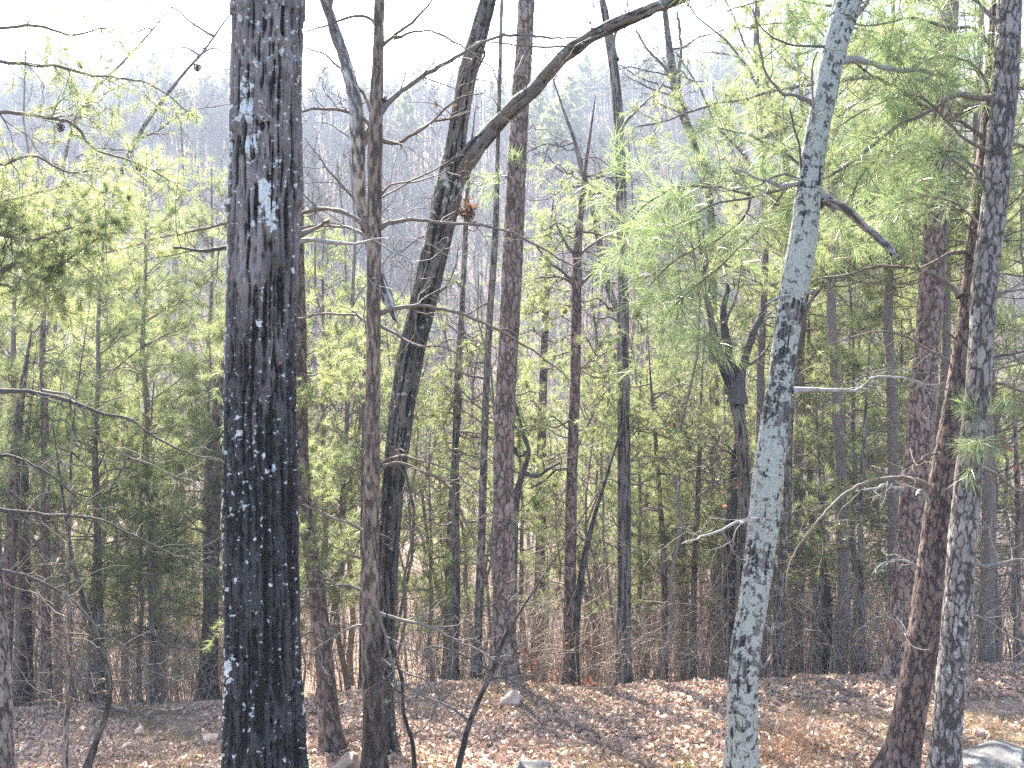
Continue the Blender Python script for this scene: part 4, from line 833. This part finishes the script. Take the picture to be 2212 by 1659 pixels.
def pine_proto(i):
    me = PV[i]; r = thing('young_pine_tree', 'x', 'pine tree')
    link('trunk', me[0], M['stem_pine'], r); link('branches', me[1], M['stem_pine'], r); link('needles', me[2], M['needle'], r); return r
used = {}
def place_pine(i, X_, d_, label, group, sc=1.0, rz=None, zoff=-.05):
    x_ = (X_ - 1106) / F * d_; rz = (X_ * 1.7 + d_ * 3.1) % 6.28 if rz is None else rz
    loc = (x_, d_, gz(x_, d_) + zoff)
    if i not in used:
        used[i] = pine_proto(i); r = used[i]; r.location = loc; r.rotation_euler = (0, 0, rz); r.scale = (sc,) * 3; r['label'] = label; r['group'] = group
    else: r = dup(used[i], loc, rz, sc, label, group)
    return r
GL = 'young pines in the left thicket'; lL = 'bushy yellow green young pine in the thicket behind the big oak'
for (i, X_, d_, sc) in [(0, 40, 14.5, .95), (2, 200, 13.8, 1.05), (0, 345, 14.8, 1.0), (1, 455, 16.5, .95), (2, 580, 15.2, 1.1), (0, 700, 16.2, .93), (2, 850, 17.5, 1.0), (0, -90, 16, 1.1),
                        (2, 760, 20, 1.05), (1, 120, 18, .95), (2, 980, 21, .85), (0, 270, 18.5, .95), (2, 440, 13.6, .75), (1, -10, 20, 1.0), (2, 300, 13.8, .6), (2, 640, 14.0, .6), (2, 930, 15, .6)]:
    place_pine(i, X_, d_, lL, GL, sc)
GM = 'young pines behind the middle of the bank'; lM = 'light airy young pine standing among bare stems mid picture'
for (i, X_, d_, sc) in [(1, 1010, 27, .75), (0, 1180, 21, .72), (2, 1290, 19, .85), (3, 1390, 17, .62), (1, 1470, 20, .72), (3, 1540, 18, .66), (0, 1620, 22, .85), (4, 1340, 24, .7), (3, 1100, 30, .9), (2, 1440, 27, 1.1), (0, 1250, 34, 1.0), (1, 1560, 30, .9), (2, 1380, 15.2, .72), (2, 1130, 17, .8), (0, 1480, 16, .7)]:
    place_pine(i, X_, d_, lM, GM, sc)
GR = 'young pines behind the right hand trunks'; lR = 'bright bushy young pine behind the right hand trunks'
for (i, X_, d_, sc) in [(0, 1760, 17, .92), (2, 1850, 15.5, .95), (1, 1930, 19, .9), (0, 2060, 18, 1.0), (2, 2150, 16.5, 1.15), (3, 1700, 21, 1.0), (1, 2240, 20, 1.1), (4, 1980, 23, 1.15), (4, 2230, 15, 1.0), (4, 2040, 14.5, .95), (4, 1640, 15.5, .95), (4, 1800, 13.4, .95), (4, 1920, 14.2, 1.0), (4, 2130, 13.2, 1.0), (3, 1720, 16, 1.15), (0, 1690, 19, .9), (0, 1960, 16, .8)]:
    place_pine(i, X_, d_, lR, GR, sc)

# ================================================================== BARE TREES down the slope and the far hillside
def make_bare(seed, H, depth=3, r=.09, nb=14, k=6, sides=3):
    rng = np.random.default_rng(seed); A = Acc(); kk = 10; zz = np.linspace(0, H, kk); wob = np.cumsum(rng.normal(0, .13, (kk, 2)), 0); wob[0] = 0
    TP = np.column_stack([wob, zz]); K = Acc(); K.tubes(TP - np.array([0, 0, .4]) * (zz[:, None] == 0), r * (1 - zz / H * .9) + .008, 6)
    out = []
    for b in range(nb):
        z = H * (.3 + .68 * (b + rng.random()) / nb); az = rng.uniform(0, 6.283)
        p = [np.interp(z, zz, TP[:, 0]), np.interp(z, zz, TP[:, 1]), z]
        grow(rng, out, p, np.array([math.cos(az), math.sin(az), rng.uniform(.5, 1.4)]), H * .28 * (1.25 - z / H), r * .4 * (1.2 - z / H), depth, .2, .05, (2, 4), k, None, .7)
    polys_to(A, out, sides, .004); return K, A
GB = 'leafless trees in the valley'; bt = []
for s_ in range(5):
    K, A = make_bare(300 + s_, [12, 14, 10, 13, 9][s_], 3, [.075, .09, .055, .065, .04][s_]); bt.append((K.build('trunk'), A.build('branches')))
rng = np.random.default_rng(55); proto = {}
for q in range(170):
    d_ = 16 + 78 * ((q + rng.random()) / 170) ** 1.3; x_ = rng.uniform(-1, 1) * (1 + d_ * .56); i = int(rng.integers(0, 5)); s_ = rng.uniform(.7, 1.1) * (1.0 if d_ < 45 else 1.15); rz = rng.uniform(0, 6.28)
    loc = (x_, d_, gz(x_, d_)); lb = 'leafless grey brown tree standing among others in the valley'
    if i not in proto:
        r = thing('leafless_tree', lb, 'tree', loc, GB); link('trunk', bt[i][0], M['stem_grey'], r); link('branches', bt[i][1], M['stem_grey'], r); r.rotation_euler.z = rz; r.scale = (s_,) * 3; proto[i] = r
    else: dup(proto[i], loc, rz, s_, lb, GB)
# thin saplings crowding the slope
GS = 'thin leafless saplings behind the bank'; st = []; proto = {}; rng = np.random.default_rng(58)
for s_ in range(4):
    K, A = make_bare(330 + s_, [5.5, 6.5, 4.5, 7.5][s_], 2, [.022, .028, .018, .034][s_], 16); st.append((K.build('trunk'), A.build('branches')))
for q in range(110):
    d_ = 12.9 + 14 * rng.random() ** 1.2; x_ = rng.uniform(-1, 1) * (1 + d_ * .54); i = int(rng.integers(0, 4)); s_ = rng.uniform(.6, 1.1); rz = rng.uniform(0, 6.28); loc = (x_, d_, gz(x_, d_)); lb = 'thin leafless sapling in the crowded brush behind the bank'
    if i not in proto:
        r = thing('thin_sapling', lb, 'sapling', loc, GS); link('trunk', st[i][0], M['stem_pine'], r); link('branches', st[i][1], M['stem_pine'], r); r.rotation_euler.z = rz; r.scale = (s_,) * 3; proto[i] = r
    else: dup(proto[i], loc, rz, s_, lb, GS)
# the wooded hillside beyond the valley, one mass
fv = []
for s_ in range(7):
    K, A = make_bare(400 + s_, 13 + s_ % 3, 1, .13, 26, 4, 3); K.V += A.V; off = K.n; K.Q += [q_ + off for q_ in A.Q]; fv.append((np.concatenate(K.V), np.concatenate(K.Q)))
A = Acc(); rng = np.random.default_rng(56)
for q in range(3600):
    d_ = 85 + 165 * rng.random() ** .8; x_ = rng.uniform(-1, 1) * (4 + d_ * .58); V_, Q_ = fv[int(rng.integers(0, 7))]; c_ = rng.uniform(0, 6.28); s_ = rng.uniform(.7, 1.15)
    Rm = np.array([[math.cos(c_), math.sin(c_), 0], [-math.sin(c_), math.cos(c_), 0], [0, 0, 1]]) * s_
    A.add(V_ @ Rm + np.array([x_, d_, 0.0]), Q_); A.V[-1][:, 2] += gz(x_, d_)
tag(A.obj('hillside_wood', M['hillwood']), 'leafless wood covering the far hazy hillside', 'wood', kind='stuff')
# evergreens on the ridge
GH = 'evergreens on the far ridge'; rng = np.random.default_rng(57)
FPv = make_pine(210, 12, .35, 3.2, m=16, nl=.35, nw=.03, dens=.7, bare=False); fp = None
for (X_, d_, sc) in [(300, 225, 1.2), (330, 232, 1.4), (285, 215, 1.0), (360, 228, 1.2), (60, 200, 1.2), (140, 210, 1.2), (1190, 150, 1.1), (1215, 155, 1.2), (1240, 150, 1.0), (1165, 160, 1.1), (1400, 225, 1.2), (1440, 230, 1.2), (1300, 230, 1.3), (1260, 238, 1.3), (700, 215, 1.2), (450, 215, 1.0), (1560, 220, 1.4), (1600, 225, 1.2), (905, 225, 1.2), (1230, 170, 1.3)] + [(200 + 97 * q % 1900, 150 + 53 * q % 90, .9 + .1 * (q % 4)) for q in range(16)]:
    x_ = (X_ - 1106) / F * d_; loc = (x_, d_, gz(x_, d_)); lb = 'dark blue green evergreen standing on the far hazy hillside'
    if fp is None:
        fp = thing('ridge_pine', lb, 'pine tree', loc, GH); link('trunk', FPv[0], M['hillwood'], fp); link('branches', FPv[1], M['hillwood'], fp); link('needles', FPv[2], M['needle'], fp); fp.scale = (sc,) * 3
    else: dup(fp, loc, rng.uniform(0, 6), sc, lb, GH)

# ================================================================== ROCKS, GRASS CLUMPS, RUSTY LEAVES
def rock(X_, Y_, w_, h_, mat, label, seed, d_=None, group=None, flat=.0, name='rock'):
    # distance at which the ground passes behind this pixel
    ds = np.linspace(7.2, 12.6, 200); xs = (X_ - 1106) / F * ds; zs = ground(xs, ds); ray = CZ - (Y_ + h_ * .35 - 829.5) / F * ds
    k_ = np.argmax(ray < zs) if (ray < zs).any() else 199; d0 = ds[k_] if d_ is None else d_
    x_ = (X_ - 1106) / F * d0; wm = w_ * d0 / F; hm = h_ * d0 / F
    import bmesh
    bm = bmesh.new(); bmesh.ops.create_icosphere(bm, subdivisions=4, radius=1)
    P = np.array([v.co[:] for v in bm.verts]); f = 1 + (fbm(P * 1.3 + seed * 3.1, seed, 3) - .5) * .7
    P = P * f[:, None]
    for q in range(9):   # cleaved faces
        n_ = np.random.default_rng(seed * 10 + q).normal(0, 1, 3); n_ /= np.linalg.norm(n_); dd = P @ n_; lim = .62; P = P - np.clip(dd - lim, 0, 9)[:, None] * n_ * .92
    P *= np.array([wm / 2, wm / 2 * .8, hm * .62]); P += (fbm(P * 14, seed, 3)[:, None] - .5) * .03
    for v, p in zip(bm.verts, P): v.co = p
    me = bpy.data.meshes.new(name); bm.to_mesh(me); bm.free(); me.polygons.foreach_set('use_smooth', np.full(len(me.polygons), True)); me.materials.append(M[mat])
    o = bpy.data.objects.new(name, me); C.objects.link(o); o.location = (x_, d0, gz(x_, d0) + hm * (.3 if name == 'rock' and seed == 1 else .12)); o.rotation_euler = (0, 0, seed)
    return tag(o, label, 'rock', group)
rock(1105, 1486, 66, 38, 'rock_pink', 'pale pinkish flat topped rock on the crest below the centre pine', 1, d_=11.2)
rock(750, 1650, 90, 60, 'rock_brown', 'brown rounded rock at the foot of the slim pine', 2)
rock(1150, 1668, 110, 50, 'rock_grey', 'dark bluish grey rock at the bottom centre edge', 3, d_=8.85)
rock(2150, 1676, 250, 46, 'rock_grey', 'large flat grey boulder in the bottom right corner', 4, d_=8.9)
rock(452, 1590, 50, 30, 'rock_pink', 'small pinkish rock in the leaves left of the big oak', 5)
rock(300, 1578, 34, 26, 'rock_pink', 'small pale stone in the leaves behind the crooked sapling', 6)
rock(1800, 1465, 46, 26, 'rock_brown', 'brown stone on the crest right of the lichened trunk', 7, d_=11.8)
rock(905, 1486, 40, 22, 'rock_brown', 'brown stone on the crest left of the scaly centre pine', 8, d_=11.8)
rock(2095, 1450, 50, 14, 'rock_pink', 'pale flat stone on the crest behind the rightmost pine', 9, d_=11.8)
rock(2115, 1580, 44, 30, 'rock_pink', 'pinkish stone resting just above the grey boulder', 11)
rng = np.random.default_rng(71); smallp = []
for q in range(26):
    X_ = rng.uniform(20, 2190); Y_ = rng.uniform(1500, 1640); rock(X_, Y_, rng.uniform(10, 24), rng.uniform(7, 15), ['rock_pink', 'rock_brown'][q % 2], 'small loose stone among the dead leaves', 20 + q, group='small loose stones on the bank', name='stone')

def clump(name, label, X_, d_, n, H, mat, w=.004, spread=.12, cat='grass', lean=.35, group=None):
    rng = np.random.default_rng(int(X_)); x_ = (X_ - 1106) / F * d_; A = Acc(); z_ = gz(x_, d_)
    b = rng.normal(0, spread, (n, 2)); D = np.column_stack([rng.normal(0, lean, n), rng.normal(0, lean, n), np.ones(n)]); D /= np.linalg.norm(D, axis=1, keepdims=True)
    tt = np.linspace(0, 1, 6)[None, :, None]; L = (H * rng.uniform(.4, 1.1, n))[:, None, None]
    P = np.column_stack([b, ground(x_ + b[:, 0], d_ + b[:, 1]) - z_ - .02])[:, None, :] + D[:, None] * tt * L + np.array([0, 0, -.25]) * tt ** 2.5 * L * rng.uniform(.2, 1.2, n)[:, None, None] + np.cumsum(rng.normal(0, .006, (n, 6, 3)), 1)
    A.tubes(P, (w / 2 * np.linspace(1, .35, 6))[None] * np.ones((n, 1)), 3)
    o = A.obj(name, M[mat], None, (x_, d_, z_)); return tag(o, label, cat, group)
clump('straw_clump', 'tall orange straw clump right of the foot of the lichened trunk', 1700, 9.3, 80, .66, 'straw', .005, .13)
clump('straw_clump', 'sparse orange straw farther right before the leaning pine', 1800, 9.3, 45, .5, 'straw', .005, .14)
clump('straw_clump', 'low orange straw leaning in front of the tall clump', 1740, 8.9, 45, .42, 'straw', .005, .16)
clump('straw_clump', 'dense pale orange straw clump nearest the camera beside the lichened trunk', 1655, 9.0, 45, .42, 'straw', .005, .12)
clump('straw_clump', 'yellow straw tuft at the crest left of the tall oak foot', 1280, 11.6, 50, .3, 'drygrass', .005, .14)
clump('green_tuft', 'small green weed tuft in the leaves near the bottom centre', 1250, 9.0, 40, .14, 'greenblade', .008, .08)
clump('straw_clump', 'thin orange straw at the right edge', 2135, 9.6, 34, .5, 'straw', .004, .05)
clump('straw_clump', 'yellow straw tuft on the crest at the left', 170, 11.4, 60, .22, 'drygrass', .005, .14)
clump('green_tuft', 'green grass tuft at the foot of the rightmost pine', 2010, 8.55, 40, .18, 'greenblade', .008, .06)
clump('green_tuft', 'green leafy tuft left of the lichened trunk base', 1482, 8.9, 46, .17, 'greenblade', .009, .05)
clump('green_tuft', 'faint green tuft beside the centre rock', 1330, 9.2, 50, .25, 'drygrass', .004, .08)
def rusty(X_, Y_, d_, n, sp, label, seed, mat='redleaf'):
    """a small oak sapling that has kept a few rusty leaves"""
    rng = np.random.default_rng(seed); c = at(X_, Y_, d_); g_ = gz(c[0], c[1]); root = thing('rusty_sapling', label, 'sapling', (c[0], c[1], g_))
    A = Acc(); out = []; H = c[2] - g_; tp = np.array([[0, 0, -.1], [.03, 0, H * .4], [-.03, .02, H * .8], [0, 0, H + sp]]); A.tubes(spline(tp, 10), np.linspace(.009, .002, 10), 5)
    for q in range(8): grow(rng, out, np.array([0, 0, H * rng.uniform(.75, 1.05)]), rng.normal(0, 1, 3) * [1, 1, .4] / 1.2, sp * 1.8, .004, 1, .25)
    polys_to(A, out, 3); A.obj('stem', M['twig_brown'], root)
    B = Acc(); P = np.array([out[int(rng.integers(0, len(out)))][0][int(rng.integers(2, 6))] for _ in range(n)]); leaves_mesh(rng, P, .085, 1.4, B); B.obj('leaves', M[mat], root)
rusty(1200, 1430, 12.6, 40, .3, 'low sapling with rusty red leaves beside the crowned pine foot', 1)
rusty(1150, 1425, 12.5, 16, .15, 'small sapling with a few red leaves right of the centre pine foot', 2)
rusty(1568, 985, 12.2, 8, .12, 'sapling holding a bright rusty leaf cluster before the forked tree', 3)
rusty(1470, 920, 13.5, 10, .2, 'sapling with faint red leaves between the young thin pines', 4)
rusty(2190, 960, 11.5, 16, .25, 'sapling with rusty brown leaves at the right edge', 5)
rusty(1990, 1120, 13.2, 10, .3, 'sapling with orange leaves behind the red pine', 6)
rusty(1180, 905, 14.5, 10, .2, 'sapling with brownish red leaves behind the centre pine', 7)

# fallen sticks
def stick(pts, w_, label, seed, mat='twig_grey', lift=.05):
    rng = np.random.default_rng(seed); P = []
    for (X_, Y_) in pts:
        ds = np.linspace(7.2, 12.6, 300); xs = (X_ - 1106) / F * ds; ray = CZ - (Y_ - 829.5) / F * ds; k_ = np.argmax(ray < ground(xs, ds)) if (ray < ground(xs, ds)).any() else 299
        P.append([xs[k_], ds[k_], gz(xs[k_], ds[k_]) + lift])
    P = np.array(P); S = spline(P, 24); S[:, 2] = np.maximum(S[:, 2], ground(S[:, 0], S[:, 1]) + .015); base = S[0].copy(); A = Acc(); R = np.linspace(w_, w_ * .4, 24); A.tubes(S - base, R, 6); out = []
    for q in range(5): grow(rng, out, S[int(rng.integers(4, 23))] - base, rng.normal(0, 1, 3) * [1, 1, .3], .3, w_ * .4, 1, .25)
    polys_to(A, out, 4); tag(A.obj('fallen_branch', M[mat], None, tuple(base)), label, 'branch')
stick([(1650, 1495), (1710, 1510), (1790, 1518), (1860, 1512)], .012, 'thin pale fallen branch on the leaves right of the lichened trunk', 1)
stick([(210, 1540), (260, 1545), (330, 1560)], .022, 'dark fallen branch on the leaves behind the crooked sapling', 2, 'twig_dark')
stick([(1200, 1560), (1280, 1590), (1340, 1640)], .01, 'thin fallen branch lying below the centre rock', 3)
stick([(1850, 1640), (1880, 1600), (1930, 1575)], .012, 'broken fallen branch left of the leaning pine foot', 4)
stick([(1100, 1500), (1160, 1560), (1230, 1640)], .01, 'slim dark fallen branch running down from the pinkish rock', 5, 'twig_dark')

# ================================================================== AIR
T = NT('hazy_air'); pv = T.n('ShaderNodeVolumePrincipled'); pv.inputs['Color'].default_value = (0.72, 0.82, 1.0, 1); pv.inputs['Density'].default_value = 0.0014; pv.inputs['Anisotropy'].default_value = 0.0
T.l(pv.outputs[0], T.out.inputs['Volume'])
x0, x1, y0, y1, z0, z1 = -320, 320, -12, 340, -12, 90
V = np.array([[x, y, z] for x in (x0, x1) for y in (y0, y1) for z in (z0, z1)], float)
hz = link('haze', mesh_from('haze', V, [np.array([[0, 1, 3, 2], [4, 6, 7, 5], [0, 4, 5, 1], [2, 3, 7, 6], [0, 2, 6, 4], [1, 5, 7, 3]])], smooth=False), T.m)
tag(hz, 'thin pale blue haze filling the valley air', 'haze', kind='stuff')
